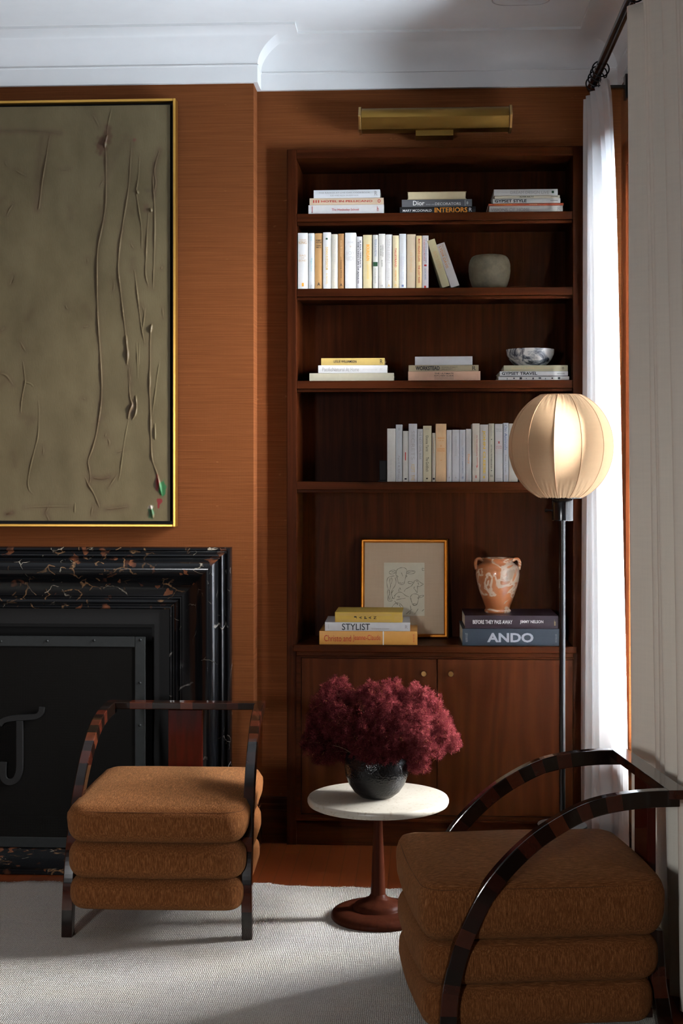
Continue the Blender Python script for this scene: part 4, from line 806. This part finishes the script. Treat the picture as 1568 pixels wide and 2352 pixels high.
t = NT('linen_mat'); n = t.noise(t.coords((140, 1, 12)), 1, 3); n2 = t.noise(t.coords((12, 1, 140)), 1, 3); t.set(t.mix(t.math('MULTIPLY', t.math('ADD', n, n2), .5), (0.50, 0.375, 0.255), (0.41, 0.30, 0.20)), .9)
MB().box(-dw / 2 + .015, dw / 2 - .015, .010, .016, .015, dh - .015).build('mount', t.m, fd, local=True)
S7 = dw / (1490 - 50)                      # metres per pixel of the close view
def dpt(x, y): return ((x - 770) * S7, dh - (y - 50) * S7 * 1.0)
a0 = dpt(436, 445); a1 = dpt(1103, 1318)
MB().box(a0[0], a1[0], .0090, .0102, a1[1], a0[1]).build('paper', plain((0.56, 0.52, 0.40), .9, 'drawing_paper'), fd, local=True)
strokes = [[(640, 580), (665, 550), (700, 535), (745, 528), (790, 540), (812, 575), (808, 620), (800, 660), (790, 700), (775, 760), (762, 795), (735, 808), (700, 800), (675, 780), (662, 735), (648, 690), (632, 650), (640, 600), (640, 580)],
 [(640, 592), (600, 570), (550, 580), (522, 605), (535, 630), (580, 632), (625, 615)], [(812, 590), (860, 575), (910, 578), (950, 592), (930, 620), (870, 632), (815, 620)], [(560, 600), (600, 600), (630, 606)], [(830, 605), (880, 598), (920, 596)],
 [(640, 655), (655, 662), (668, 680), (650, 676)], [(790, 660), (805, 655), (815, 668), (798, 680)], [(690, 770), (715, 785), (750, 775)], [(722, 610), (735, 640), (745, 670)],
 [(610, 665), (550, 672), (500, 700), (482, 760), (490, 830), (505, 880), (495, 930), (500, 1000), (505, 1070), (540, 1078), (580, 1070)], [(620, 690), (635, 760), (615, 830), (580, 880), (560, 930), (570, 1000), (600, 1040), (620, 985)],
 [(540, 700), (530, 760), (545, 820), (535, 880), (525, 940), (540, 1000), (535, 1060)], [(560, 690), (570, 740), (555, 800)], [(515, 890), (530, 940), (515, 1000), (520, 1050)], [(590, 900), (560, 960), (575, 1020), (560, 1060)],
 [(600, 1000), (640, 960), (690, 930), (740, 945), (790, 985), (850, 1010)], [(655, 1010), (675, 1000), (695, 1008), (670, 1018)], [(680, 920), (685, 880), (700, 860), (715, 900)],
 [(915, 780), (890, 760), (850, 755), (830, 770), (850, 790), (895, 790)], [(920, 790), (940, 745), (975, 728), (1010, 745), (1040, 775), (1085, 797), (1050, 820), (1020, 838), (985, 830)], [(990, 780), (1010, 795), (1000, 810)], [(915, 790), (885, 830), (840, 855), (790, 885), (770, 920)], [(985, 830), (990, 880), (985, 930), (975, 940)], [(940, 840), (930, 870), (960, 905), (975, 935)], [(960, 750), (990, 752), (1005, 770)],
 [(870, 1010), (900, 970), (950, 958), (1000, 975), (1010, 1010), (1000, 1060), (985, 1120), (960, 1148), (915, 1142), (895, 1100), (880, 1050), (870, 1010)], [(870, 1030), (885, 1045), (878, 1055)], [(985, 1030), (1000, 1022), (1000, 1045)], [(905, 1125), (940, 1118), (975, 1128), (945, 1140), (912, 1135)], [(1010, 1000), (1050, 985), (1090, 985), (1060, 1012), (1015, 1018)],
 [(560, 1215), (575, 1170), (620, 1120), (680, 1110), (720, 1135), (750, 1180), (730, 1210)], [(595, 1195), (625, 1188), (640, 1198), (612, 1205)], [(610, 1080), (640, 1110), (660, 1140), (655, 1100)], [(690, 1130), (705, 1170), (720, 1205)], [(870, 1150), (880, 1220), (860, 1290)], [(1000, 1200), (970, 1250), (940, 1290)], [(1060, 545), (1080, 535), (1100, 545)], [(1062, 555), (1080, 578), (1100, 570)], [(640, 1060), (720, 1040), (790, 1030)], [(1095, 1210), (1060, 1245)], [(800, 1290), (860, 1240), (900, 1210)]]
sb = MB()
for st in strokes:
    q = catmull([(*dpt(*p),) for p in st], 5); rings = []
    for i, p in enumerate(q):
        d = q[min(i + 1, len(q) - 1)] - q[max(i - 1, 0)]; d = d / (np.linalg.norm(d) + 1e-9); wd = .0008 * (1.0 + .3 * math.sin(i * .7)); n_ = np.array((-d[1], d[0])) * wd
        rings.append([(p[0] + n_[0], .0085, p[1] + n_[1]), (p[0] - n_[0], .0085, p[1] - n_[1])])
    sb.rings(rings, closed=False, caps=False)
sb.build('pencil_sketch', plain((0.16, 0.145, 0.11), .9, 'pencil'), fd, local=True)

# ================================================================== PICTURE LIGHT
Ys = 5.43; lx0, lx1 = at(829, 270, Ys).x, at(1170, 270, Ys).x; lz0 = at(1000, 296, Ys + .04).z; lz1 = at(1000, 242, Ys + .03).z; lh = lz1 - lz0
plt = thing('picture_light', 'long aged brass picture light on wall above the bookcase', 'wall lamp', ((lx0 + lx1) / 2, ROOM_B, (lz0 + lz1) / 2))
pr = [(.125, lz1 - .006), (.105, lz1), (.08, lz1 - .002)] + [(.055 - .055 * math.sin(a * PI / 2 / 6) + .02, lz1 - .004 - (lh * .52) * (1 - math.cos(a * PI / 2 / 6))) for a in range(1, 7)]
pr += [(.024, lz1 - .004 - lh * .56), (.026, lz1 - lh * .60), (.055, lz0 + .002), (.06, lz0), (.125, lz0)]
MB().prism(pr, lambda u, v, e: (e, Ys - .02 + u, v), lx0, lx1).build('shade', m_brass, plt, smooth=True, angle=32)
pc = [(.13, lz1 + .002), (.08, lz1 + .003), (.05, lz1 - .002), (.018, lz1 - lh * .40), (.008, lz1 - lh * .50), (.008, lz1 - lh * .56), (.014, lz1 - lh * .62), (.045, lz0 - .003), (.06, lz0 - .005), (.13, lz0 - .005)]
for a, b in ((lx0 - .011, lx0 - .001), (lx1 + .001, lx1 + .011)): MB().prism(pc, lambda u, v, e: (e, Ys - .02 + u, v), a, b).build('end_cap', m_brassbright, plt, smooth=True, angle=30, bevel=.0015)
q0, q1 = at(954, 300, Ys + .06), at(1041, 311, Ys + .06)
MB().box(q0.x, q1.x, Ys + .06, ROOM_B - .001, q1.z, lz0 + .05).build('wall_plate', m_brass, plt, bevel=.002)
MB().box(q0.x + .02, q1.x - .02, Ys + .10, ROOM_B - .002, lz0 + .005, lz1 - .01).build('arm', m_brass, plt)

# ================================================================== RUG
RZ = .008
rx0, rx1, ry0, ry1 = -3.2, .66, 1.2, onfloor(500, 2032, RZ).y
nx, ny = 260, 150
xs = np.linspace(rx0, rx1, nx); wob = .008 * np.sin(xs * 9) + .006 * np.sin(xs * 23 + 1) + .003 * np.sin(xs * 71); wob[np.abs(xs - at(592, 2030, 5.0).x) < .05] += .02
ys = np.linspace(ry0, ry1, ny); GX, GY = np.meshgrid(xs, ys); tt = ((GY - ry0) / (ry1 - ry0)) ** 6; GY = GY + tt * wob[None, :]
Zt = RZ + .0007 * np.sin(GX * 31 + np.sin(GY * 17)) * np.sin(GY * 27); V = np.stack([GX, GY, Zt], -1).reshape(-1, 3); Vb = V.copy(); Vb[:, 2] = .001
idx = np.arange(nx * ny).reshape(ny, nx); top = np.stack([idx[:-1, :-1], idx[:-1, 1:], idx[1:, 1:], idx[1:, :-1]], -1).reshape(-1, 4)
loop = np.concatenate([idx[0, :], idx[1:, -1], idx[-1, -2::-1], idx[-2:0:-1, 0]]); nl = np.roll(loop, -1); N = nx * ny
sides = np.stack([loop + N, nl + N, nl, loop], -1)
rug = fast_mesh('rug', np.concatenate([V, Vb]), np.concatenate([top, sides]), m_rug, None, True); tag(rug, 'large hand woven cream wool rug covering the floor', 'rug')
fv, fq_ = [], []
for k in range(5200):
    x = random.uniform(-1.9, .64); j = np.interp(x, xs, wob); y = ry1 + j - random.uniform(.0, .012); L = random.uniform(.006, .018); dx = random.uniform(-.008, .008); w = random.uniform(.0008, .0016); z = RZ - random.uniform(0, .004); up = random.uniform(-.004, .004)
    o = len(fv); fv += [(x - w, y, z), (x + w, y, z), (x + dx + w * .6, y + L, max(.002, z - .003 + up)), (x + dx - w * .6, y + L, max(.002, z - .003 + up))]; fq_.append((o, o + 1, o + 2, o + 3))
fr_ = fast_mesh('fringe', fv, fq_, m_fringe, rug); fr_['kind'] = 'stuff'

# ================================================================== ARMCHAIRS
PROF = [(0, 0), (.001, .06), (.006, .13), (.020, .20), (.045, .275), (.092, .37), (.145, .440), (.218, .508), (.292, .556), (.366, .590), (.44, .606), (.52, .6135), (.60, .6142)]
CD = .62
def slab_sweep(cl, halfw, halft, x_of):
    """rectangular strip swept along (y, z) centre line; x_of(s) gives the inner and outer x"""
    P = catmull([(y, z) for y, z in cl], 6); rings = []; along = []; s = 0
    for i, p in enumerate(P):
        d = P[min(i + 1, len(P) - 1)] - P[max(i - 1, 0)]; d = d / np.linalg.norm(d); n = np.array((-d[1], d[0])) * halft
        if i: s += np.linalg.norm(P[i] - P[i - 1])
        xc = x_of(i / (len(P) - 1))
        zz = lambda q: max(0.0, q)
        rings.append([(xc - halfw, p[0] + n[0], zz(p[1] + n[1])), (xc + halfw, p[0] + n[0], zz(p[1] + n[1])), (xc + halfw, p[0] - n[0], zz(p[1] - n[1])), (xc - halfw, p[0] - n[0], zz(p[1] - n[1]))]); along += [s] * 4
    b = MB().rings(rings); b.attr = along; return b
def cushion(z0, z1, hx, y0, y1, r_plan, edge, crown, flat_seam=False, sag=.0):
    """soft block: rounded plan, rolled edges, crowned top"""
    hy = (y1 - y0) / 2; cy = (y0 + y1) / 2; h = z1 - z0; prof = []
    prof.append((min(hx, hy) * .98, z0)); prof.append((edge * 1.6, z0))
    K = 9
    for k in range(K + 1):
        a = -PI / 2 + k / K * PI / 2; prof.append((edge * (1 - math.cos(a)), z0 + (h * .42) * (1 + math.sin(a))))
    if flat_seam:
        prof += [(-.002, z0 + h * .56), (-.001, z0 + h * .68), (.006, z1 - .030), (.014, z1 - .017)]
        for q in (.035, .07, .12, .18): prof.append((q, z1 - .017 + crown * (1 - (1 - q / .2) ** 2)))
    else:
        for k in range(1, K + 1):
            a = k / K * PI / 2; prof.append((edge * (1 - math.cos(a)), z0 + h * .58 + (h * .42) * math.sin(a)))
        prof.append((edge * 1.6, z1))
    prof.append((min(hx, hy) * .98, (z1 - .017 + crown) if flat_seam else z1))
    rings = []
    for ins, z in prof:
        ax, ay = hx - ins, hy - ins; r = max(r_plan - ins, .004); r = min(r, ax, ay)
        ring = rrect(0, cy, max(ax, .004), max(ay, .004), r, 7)
        # straight sides subdivided and slightly bowed
        full = []
        for i, p in enumerate(ring):
            q = ring[(i + 1) % len(ring)]; full.append(p)
            if i % 8 == 7:
                for k in range(1, 12): full.append((p[0] + (q[0] - p[0]) * k / 12, p[1] + (q[1] - p[1]) * k / 12))
        rings.append([(x * (1 + .012 * math.cos(PI * (y - cy) / (2 * hy))), y + (.010 * math.cos(PI * x / (2 * hx)) * (1 if y > cy else -1) * min(1, abs(y - cy) / hy)), z + (0.0012 * math.sin(x * 19 + z * 40) * math.sin(y * 17))) for x, y in full])
    return MB().rings(rings)
def seam_line(z, hx, y0, y1, r):
    cy = (y0 + y1) / 2; hy = (y1 - y0) / 2; ring = rrect(0, cy, hx, hy, r, 8); full = []
    for i, p in enumerate(ring):
        q = ring[(i + 1) % len(ring)]; full.append(p); L = math.dist(p, q)
        if L > .05:
            for k in range(1, 6): full.append((p[0] + (q[0] - p[0]) * k / 6, p[1] + (q[1] - p[1]) * k / 6))
    full.append(full[0])
    pts = [(x * (1 + .012 * math.cos(PI * (y - cy) / (2 * hy))), y + (.010 * math.cos(PI * x / (2 * hx)) * (1 if y > cy else -1) * min(1, abs(y - cy) / hy)), z) for x, y in full]
    return MB().tube(pts, .0010, 6)
def armchair(loc, rz, label, zs=(.094, .191, .302, .427)):
    ch = thing('lounge_armchair', label, 'armchair', loc, rz, 'brown lounge armchairs')
    HB = .281; HT = .262                # half width at the feet and at the top rail (strip centres)
    for s in (-1, 1):
        a = slab_sweep(PROF, .0165, .0215, lambda q, s=s: s * (HB + (HT - HB) * q ** 1.3)).build('arm', m_ebony, ch, local=True, bevel=.003)
    rl = MB(); n = 14
    rings = [[(-HT - .0175 + (2 * HT + .035) * k / n, CD - .052, .611), (-HT - .0175 + (2 * HT + .035) * k / n, CD, .611), (-HT - .0175 + (2 * HT + .035) * k / n, CD, .636), (-HT - .0175 + (2 * HT + .035) * k / n, CD - .052, .636)] for k in range(n + 1)]
    rl.rings(rings); rl.attr = [k / n * .55 for k in range(n + 1) for _ in range(4)]
    rl.build('top_rail', m_ebony, ch, local=True, bevel=.003)
    sp_ = MB().rings([[(-.06, CD - .040 + d, z), (.06, CD - .040 + d, z), (.06, CD - .016 + d, z), (-.06, CD - .016 + d, z)] for z, d in ((.20, 0), (.40, 0), (.608, 0))]); sp_.build('back_splat', m_splat, ch, local=True, bevel=.0015)
    for s in (-1, 1):
        lg = MB().rings([[(s * .20 - .018, CD - .085 + d, z), (s * .20 + .018, CD - .085 + d, z), (s * .20 + .018, CD - .045 + d, z), (s * .20 - .018, CD - .045 + d, z)] for z, d in ((0, .03), (.12, .01), (.26, 0))]); lg.attr = [.0, .0, .0, .0, .12, .12, .12, .12, .25, .25, .25, .25]
        lg.build('rear_leg', m_ebony, ch, local=True, bevel=.003)
    y0, y1 = -.064, CD - .048
    cushion(zs[0], zs[1] + .001, .271, y0 + .006, y1 - .03, .055, .034, 0).build('lower_cushion', m_wool, ch, local=True, smooth=True, angle=80)
    cushion(zs[1] - .001, zs[2] + .001, .275, y0 + .003, y1 - .015, .060, .040, 0).build('middle_cushion', m_wool, ch, local=True, smooth=True, angle=80)
    tc = cushion(zs[2] - .001, zs[3], .279, y0, y1, .062, .044, .022, True).build('seat_cushion', m_wool, ch, local=True, smooth=True, angle=80)
    seam_line(zs[3] - .026, .279 - .0088, y0 + .0088, y1 - .0088, .054).build('seam', plain((0.075, 0.03, 0.010), .95, 'seam_thread'), tc, local=True)
    bs = MB().box(-.24, .24, .05, CD - .08, zs[0] + .008, zs[0] + .03).build('seat_base', m_ebony, ch, local=True)
    return ch
p0, p1 = onfloor(140, 2156, RZ), onfloor(578, 2157, RZ)
mid = (p0 + p1) / 2
armchair((mid.x, mid.y + .02, RZ), math.radians(1.0), 'brown wool armchair by the fireplace, facing the camera')
armchair((.0268, 3.862, RZ), math.radians(-82.1), 'brown wool armchair at right front, turned towards the fireplace', (.036, .146, .258, .419))

# ================================================================== SIDE TABLE, BOWL, SMOKEBUSH
tb = onfloor(868, 2107, RZ); zt = CH - (1829 - HZ) * (tb.y * _c - tb.x * _s) / F; tr_ = 162 * (tb.y * _c - tb.x * _s) / F
st = thing('side_table', 'small round side table with cream travertine top and turned walnut pedestal', 'side table', (tb.x, tb.y, RZ))
tz = zt - RZ
MB().lathe([(.001, tz - .025), (tr_ - .010, tz - .025), (tr_ - .003, tz - .022), (tr_, tz - .015), (tr_, tz - .007), (tr_ - .003, tz - .001), (tr_ - .008, tz), (.001, tz)], seg=96).build('table_top', m_trav, st, smooth=True, angle=60, local=True)
MB().lathe([(.001, 0), (.150, 0), (.154, .006), (.153, .014), (.146, .022), (.132, .028), (.108, .031), (.082, .032), (.079, .037), (.077, .043), (.070, .049), (.055, .055), (.040, .061), (.030, .068), (.024, .078), (.001, .078)], seg=72).build('base', m_ped, st, smooth=True, angle=50, local=True)
MB().lathe([(.0245, .074), (.0222, .11), (.0190, .20), (.0155, .27), (.0138, .32), (.0136, .345), (.018, .357), (.045, .362), (.09, tz - .030), (.10, tz - .0255), (.001, tz - .0255)], seg=40).build('pedestal', m_ped, st, smooth=True, angle=50, local=True)
fb = tb.y * _c - tb.x * _s; R0 = 74.5 * fb / F; bc = (tb.x - .004, tb.y - .01, zt + .0005)
prof = [(0, 0), (.40, 0), (.50, .03), (.70, .20), (.86, .45), (.965, .75), (1.0, 1.02), (.98, 1.27), (.92, 1.45), (.88, 1.50), (.86, 1.50), (.90, 1.44), (.95, 1.26), (.97, 1.02), (.93, .75), (.82, .47), (.66, .24), (.45, .08), (0, .05)]
bw = MB().lathe([(max(r * R0, .0003), z * R0 * .93) for r, z in prof], seg=72, caps=False).build('flower_bowl', m_hammer, smooth=True, angle=50); bw.location = bc
tag(bw, 'black hammered round bowl holding the smokebush on the travertine table', 'bowl')
bq = thing('smokebush_bouquet', 'fluffy burgundy smokebush branches arranged in black hammered bowl', 'bouquet', (bc[0], bc[1], bc[2] + .05))
org = Vector((bc[0], bc[1], bc[2] + .10))
def plume(px_, py_, dy, rx, rz_, n, dark=0.0, seed=0):
    n = int(n * 1.45); rg = np.random.default_rng(seed); c = at(px_, py_, bc[1] + dy); k = fb / F; base = W(bq)
    # small tufts inside an ellipsoid, fine hairs on every tuft
    nt = max(8, n // 44); th = rg.normal(size=(nt, 3)); th /= np.linalg.norm(th, axis=1)[:, None]; rad = rg.uniform(.25, 1, nt) ** .55
    T = th * rad[:, None] * np.array([rx * k, min(rx, rz_) * k * .95, rz_ * k]); T *= (1 + .12 * np.sin(th[:, :1] * 7 + seed))
    ti = rg.integers(0, nt, n); d = rg.normal(size=(n, 3)); d /= np.linalg.norm(d, axis=1)[:, None]
    d = d + .55 * th[ti]; d /= np.linalg.norm(d, axis=1)[:, None]
    L = rg.uniform(.005, .0135, n); s0 = T[ti] + d * rg.uniform(0, .006, n)[:, None]; side = np.cross(d, rg.normal(size=(n, 3))); side /= np.linalg.norm(side, axis=1)[:, None]
    w = rg.uniform(.0002, .0004, n)[:, None] * side; bend = rg.normal(size=(n, 3)) * .0025
    m_ = s0 + d * (L * .55)[:, None] + bend; e_ = s0 + d * L[:, None] - bend * .6
    V = np.stack([s0 - w, s0 + w, m_ - w, m_ + w, e_ - w * .5, e_ + w * .5], 1).reshape(-1, 3) + np.array(c - base)
    o = np.arange(n) * 6; Q = np.concatenate([np.stack([o, o + 1, o + 3, o + 2], 1), np.stack([o + 2, o + 3, o + 5, o + 4], 1)])
    ob = fast_mesh('plume', V, Q, m_plume, bq)
    tint = np.clip(rg.normal(.52 - dark, .14, n) + rg.normal(0, .14, nt)[ti], 0, .95); tint[rg.random(n) < .015] = 1.0  # dark puts the shade away from the window into each plume's tint
    a = ob.data.attributes.new('tint', 'FLOAT', 'POINT'); a.data.foreach_set('value', np.repeat(tint, 6).astype(np.float32))
    # branch
    e2 = np.array(c - base); s = np.array(org - base) - np.array((0, 0, .03)); mid_ = (s + e2) / 2 + np.array((0, 0, .03))
    MB().tube(catmull([s, mid_, e2], 5), [.0022 - .0014 * i / 10 for i in range(11)], 6).build('stem', m_stem, bq, local=True)
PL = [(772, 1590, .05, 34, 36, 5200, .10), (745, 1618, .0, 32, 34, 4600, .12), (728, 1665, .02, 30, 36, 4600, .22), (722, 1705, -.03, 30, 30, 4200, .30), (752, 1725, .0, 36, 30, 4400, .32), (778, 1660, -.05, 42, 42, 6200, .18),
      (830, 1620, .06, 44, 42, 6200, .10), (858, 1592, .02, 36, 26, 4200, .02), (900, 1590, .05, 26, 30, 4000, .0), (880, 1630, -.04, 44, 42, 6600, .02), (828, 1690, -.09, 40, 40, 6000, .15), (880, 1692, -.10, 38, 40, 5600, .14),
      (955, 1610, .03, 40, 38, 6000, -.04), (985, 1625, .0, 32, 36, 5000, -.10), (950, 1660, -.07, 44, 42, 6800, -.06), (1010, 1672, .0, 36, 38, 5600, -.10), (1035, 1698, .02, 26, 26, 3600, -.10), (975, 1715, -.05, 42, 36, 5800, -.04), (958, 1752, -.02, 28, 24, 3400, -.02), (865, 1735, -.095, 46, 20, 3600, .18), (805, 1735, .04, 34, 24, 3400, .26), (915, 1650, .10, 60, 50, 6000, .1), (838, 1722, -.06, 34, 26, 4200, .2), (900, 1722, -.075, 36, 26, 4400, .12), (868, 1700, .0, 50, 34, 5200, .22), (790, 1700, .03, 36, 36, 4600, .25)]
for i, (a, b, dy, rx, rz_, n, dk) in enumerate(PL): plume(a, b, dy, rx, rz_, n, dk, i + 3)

# ================================================================== FLOOR LAMP
lf = 5.12
lr = (1287 - 784) / F * lf; lamp_x = lr * _c - lf * _s; lamp_y = lr * _s + lf * _c
def lz(y): return CH - (y - HZ) * lf / F
kx = lf / F
lp = thing('floor_lamp', 'black floor lamp with pleated peach fabric globe shade beside the bookcase', 'floor lamp', (lamp_x + .006, lamp_y, 0))
LX = lamp_x + .006
zc_ = lz(1025.5); R = 119.5 * kx; px = 1292
b = MB().lathe([(.001, 0.0005), (.082, .0005), (.086, .006), (.086, lz(1917) - .012), (.082, lz(1917) - .006), (.001, lz(1917) - .006)], (LX, lamp_y, 0), 64)
base_ = b.build('base', m_blackmetal, lp, smooth=True, angle=30)
m_steel = brass('brushed_steel', (0.34, 0.37, 0.38), (0.46, 0.49, 0.50), .38)
MB().lathe([(.001, lz(1917) - .0055), (62 * kx, lz(1917) - .0055), (63 * kx, lz(1917)), (62 * kx, lz(1908)), (.001, lz(1908))], (LX, lamp_y, 0), 64).build('base_rim', m_steel, lp, smooth=True, angle=30)['label'] = 'pale metal rim'
MB().lathe([(.001, lz(1907.8)), (57 * kx, lz(1907.8)), (57 * kx, lz(1894)), (.0562, lz(1894)), (.001, lz(1894))], (LX, lamp_y, 0), 64).build('weight', m_blackmetal, lp, smooth=True, angle=30)
MB().lathe([(.001, lz(1893.9)), (56.5 * kx, lz(1893.9)), (56 * kx, lz(1892.5)), (.001, lz(1892.5))], (LX, lamp_y, 0), 64).build('weight_top', m_steel, lp, smooth=True, angle=30)['label'] = 'pale metal top of the weight'
MB().cyl((LX, lamp_y, lz(1894)), (LX, lamp_y, lz(1194)), 7.0 * kx, 24).build('pole', m_blackmetal, lp, smooth=True)
MB().lathe([(.001, lz(1196)), (23.5 * kx, lz(1196)), (24.5 * kx, lz(1194.5)), (24.5 * kx, lz(1146)), (23.5 * kx, lz(1144)), (.001, lz(1144))], (LX, lamp_y, 0), 40).build('socket', m_blackmetal, lp, smooth=True, angle=30)
k_ = MB().cyl((LX - 24 * kx, lamp_y, lz(1172)), (LX - 34 * kx, lamp_y, lz(1172)), .004, 12); k_.cyl((LX - 34 * kx, lamp_y, lz(1172)), (LX - 40 * kx, lamp_y, lz(1172)), .007, 14); k_.build('switch', m_blackmetal, lp, smooth=True, angle=40)
NR = 12; seg = 288; nlat = 90; T0 = math.asin(.40); V = []
ths = np.linspace(T0, PI - T0, nlat)
ph0 = .218
for th in ths:
    for j in range(seg):
        ph = 2 * PI * j / seg; u = ((ph + ph0) * NR / (2 * PI)) % 1.0
        sag = 1 - .022 * math.sin(PI * u) ** .8
        near = max(0, abs(math.cos(th)) - .55) / .45
        wr = (.012 if th > PI / 2 else .006) * near * (math.sin(ph * 41 + 3 * math.sin(th * 5 + ph * 3)) + .6 * math.sin(ph * 67 + 1.3))
        rr = R * (sag + wr)
        V.append((rr * math.sin(th) * math.cos(ph), rr * math.sin(th) * math.sin(ph), zc_ + R * math.cos(th) * 1.075 * (1 + wr * .3)))
V = np.array(V) + np.array((lamp_x - (lamp_x + .006), 0, 0)); idx = np.arange(nlat * seg).reshape(nlat, seg); nxt = np.roll(idx, -1, axis=1)
Q = np.stack([idx[:-1], nxt[:-1], nxt[1:], idx[1:]], -1).reshape(-1, 4)
shade = fast_mesh('shade', V, Q, m_shade, lp, True)
for k in range(NR):
    ph = (k * 2 * PI / NR) - ph0; pts = [(lamp_x + R * .996 * math.sin(th) * math.cos(ph), lamp_y + R * .996 * math.sin(th) * math.sin(ph), zc_ + R * math.cos(th) * 1.072) for th in np.linspace(T0, PI - T0, 40)]
    MB().tube(pts, .0021, 6).build('rib', m_shaderib, lp, smooth=True)
for th in (T0, PI - T0):
    MB().tube([(lamp_x + R * .985 * math.sin(th) * math.cos(a), lamp_y + R * .985 * math.sin(th) * math.sin(a), zc_ + R * 1.072 * math.cos(th)) for a in np.linspace(0, 2 * PI, 49)], .0025, 6).build('shade_ring', m_blackmetal if th > 1 else m_shaderib, lp, smooth=True)
sp2 = MB()
for a in (0, 2 * PI / 3, 4 * PI / 3): sp2.cyl((LX, lamp_y, lz(1144)), (lamp_x + R * .39 * math.cos(a), lamp_y + R * .39 * math.sin(a), zc_ - R * .98), .002, 8)
sp2.build('shade_carrier', m_blackmetal, lp)
MB().lathe([(.012, 0), (.014, .02), (.028, .06), (.030, .08), (.024, .10), (.001, .108)], (LX, lamp_y, lz(1144)), 24).build('bulb', plain((0.75, .74, .72), .3, 'opal_bulb'), lp, smooth=True)

# ================================================================== CURTAINS AND ROD
RODX = .650; RODZ = 2.925
rd = thing('curtain_rod', 'thick black curtain rod under the cornice above the window', 'curtain rod', (RODX, 4.2, RODZ))
MB().cyl((RODX, 5.50, RODZ), (RODX, 2.9, RODZ), .0165, 24).build('rod', m_blackmetal, rd, smooth=True)
MB().lathe([(.001, -.02), (.022, -.02), (.026, -.008), (.026, .008), (.020, .02), (.001, .02)], seg=20).build('finial', m_blackmetal, rd, smooth=True).location = (0, 1.31, 0)
rd_f = [o for o in rd.children if o.name.startswith('finial')][0]; rd_f.rotation_euler = (PI / 2, 0, 0)
for yb in (5.40, 3.1):
    bkt = MB().box(RODX - .012, ROOM_R - .001, yb - .012, yb + .012, RODZ - .030, RODZ - .018); bkt.box(ROOM_R - .012, ROOM_R - .001, yb - .025, yb + .025, RODZ - .07, RODZ + .02); bkt.build('bracket', m_blackmetal, rd, bevel=.002)
def curtain(name, label, mat, path_top, path_bot, z0, z1, rings_y, nz=50, tail=None, power=.8, thick=.003):
    root = thing(name, label, 'curtain', (path_bot[0][0], path_bot[0][1], z0), group=None)
    A = np.array(catmull(path_top, 10)); B = np.array(catmull(path_bot, 10))
    n = max(len(A), len(B)); res = lambda P: np.stack([np.interp(np.linspace(0, 1, n), np.linspace(0, 1, len(P)), P[:, i]) for i in (0, 1)], 1)
    A, B = res(A), res(B); V = []
    for i in range(nz + 1):
        f = i / nz; z = z1 + (z0 - z1) * f; g_ = f ** power; P = A + (B - A) * g_
        wav = .004 * np.sin(np.linspace(0, 40, n) + 6 * f) * f
        for k in range(n): V.append((P[k, 0] + wav[k], P[k, 1], z + .004 * math.sin(k * .35) * f))
    V = np.array(V) - np.array(W(root)); idx = np.arange((nz + 1) * n).reshape(nz + 1, n); Q = np.stack([idx[:-1, :-1], idx[:-1, 1:], idx[1:, 1:], idx[1:, :-1]], -1).reshape(-1, 4)
    pn = fast_mesh('panel', V, Q, mat, root, True); sd = pn.modifiers.new('cloth_thickness', 'SOLIDIFY'); sd.thickness = thick; sd.offset = 0
    for (yy, zz, tl) in rings_y:
        rr = .030; pts = [(RODX + rr * math.cos(a), yy + rr * math.sin(a) * tl, RODZ - .010 + rr * math.sin(a)) for a in np.linspace(0, 2 * PI, 33)]
        rb = MB().tube(pts, .0028, 8); rb.cyl((RODX, yy, RODZ - .040), (RODX, yy, RODZ - .06), .002, 8); rb.build('ring', m_blackmetal, root, smooth=True)
    return root
ztop = 2.872
# far panel, drawn back into the corner
ft = [(.618, 5.46), (.640, 5.44), (.622, 5.41), (.655, 5.38), (.630, 5.35), (.664, 5.32), (.640, 5.29), (.672, 5.26), (.650, 5.22), (.662, 5.17), (.680, 5.20)]
fbm = [(.612, 5.47), (.632, 5.45), (.622, 5.42), (.655, 5.40), (.640, 5.36), (.672, 5.345), (.662, 5.315), (.706, 5.28), (.697, 5.21), (.718, 5.14), (.698, 5.08), (.714, 5.01), (.694, 4.95), (.704, 4.88), (.686, 4.82), (.684, 4.75)]
curtain('curtain', 'white curtain drawn back in the corner behind the lamp globe', m_lining, ft, fbm, .07, ztop, [(5.20, 0, .25), (5.26, 0, .3), (5.33, 0, .2), (5.40, 0, .3)], power=.55)
# near panel
def wavy(y0, y1, n, xc, amp, ph=0.0, lead=None):
    pts = [] if lead is None else list(lead)
    for k in range(n + 1):
        y = y0 + (y1 - y0) * k / n; pts.append((xc(y) + amp * (1 if k % 2 else -1) * (1 + .55 * math.sin(k * 2.3 + ph)), y + .010 * math.sin(k * 1.9 + ph)))
    return pts
nt_ = wavy(4.36, 2.95, 22, lambda y: .664, .026, .4, [(.672, 4.385), (.640, 4.40), (.632, 4.385)])
nb_ = wavy(4.345, 2.95, 22, lambda y: .700 + .02 * max(0, min(1, (4.3 - y) / .3)) + .002, .027, .4, [(.690, 4.375), (.655, 4.395), (.640, 4.375)])
curtain('curtain', 'cream linen curtain at right edge, hanging behind the right armchair', m_linen, nt_, nb_, .015, ztop, [(4.38, 0, .3), (4.26, 0, .2), (4.15, 0, .3), (4.04, 0, .2), (3.92, 0, .3), (3.8, 0, .2)])
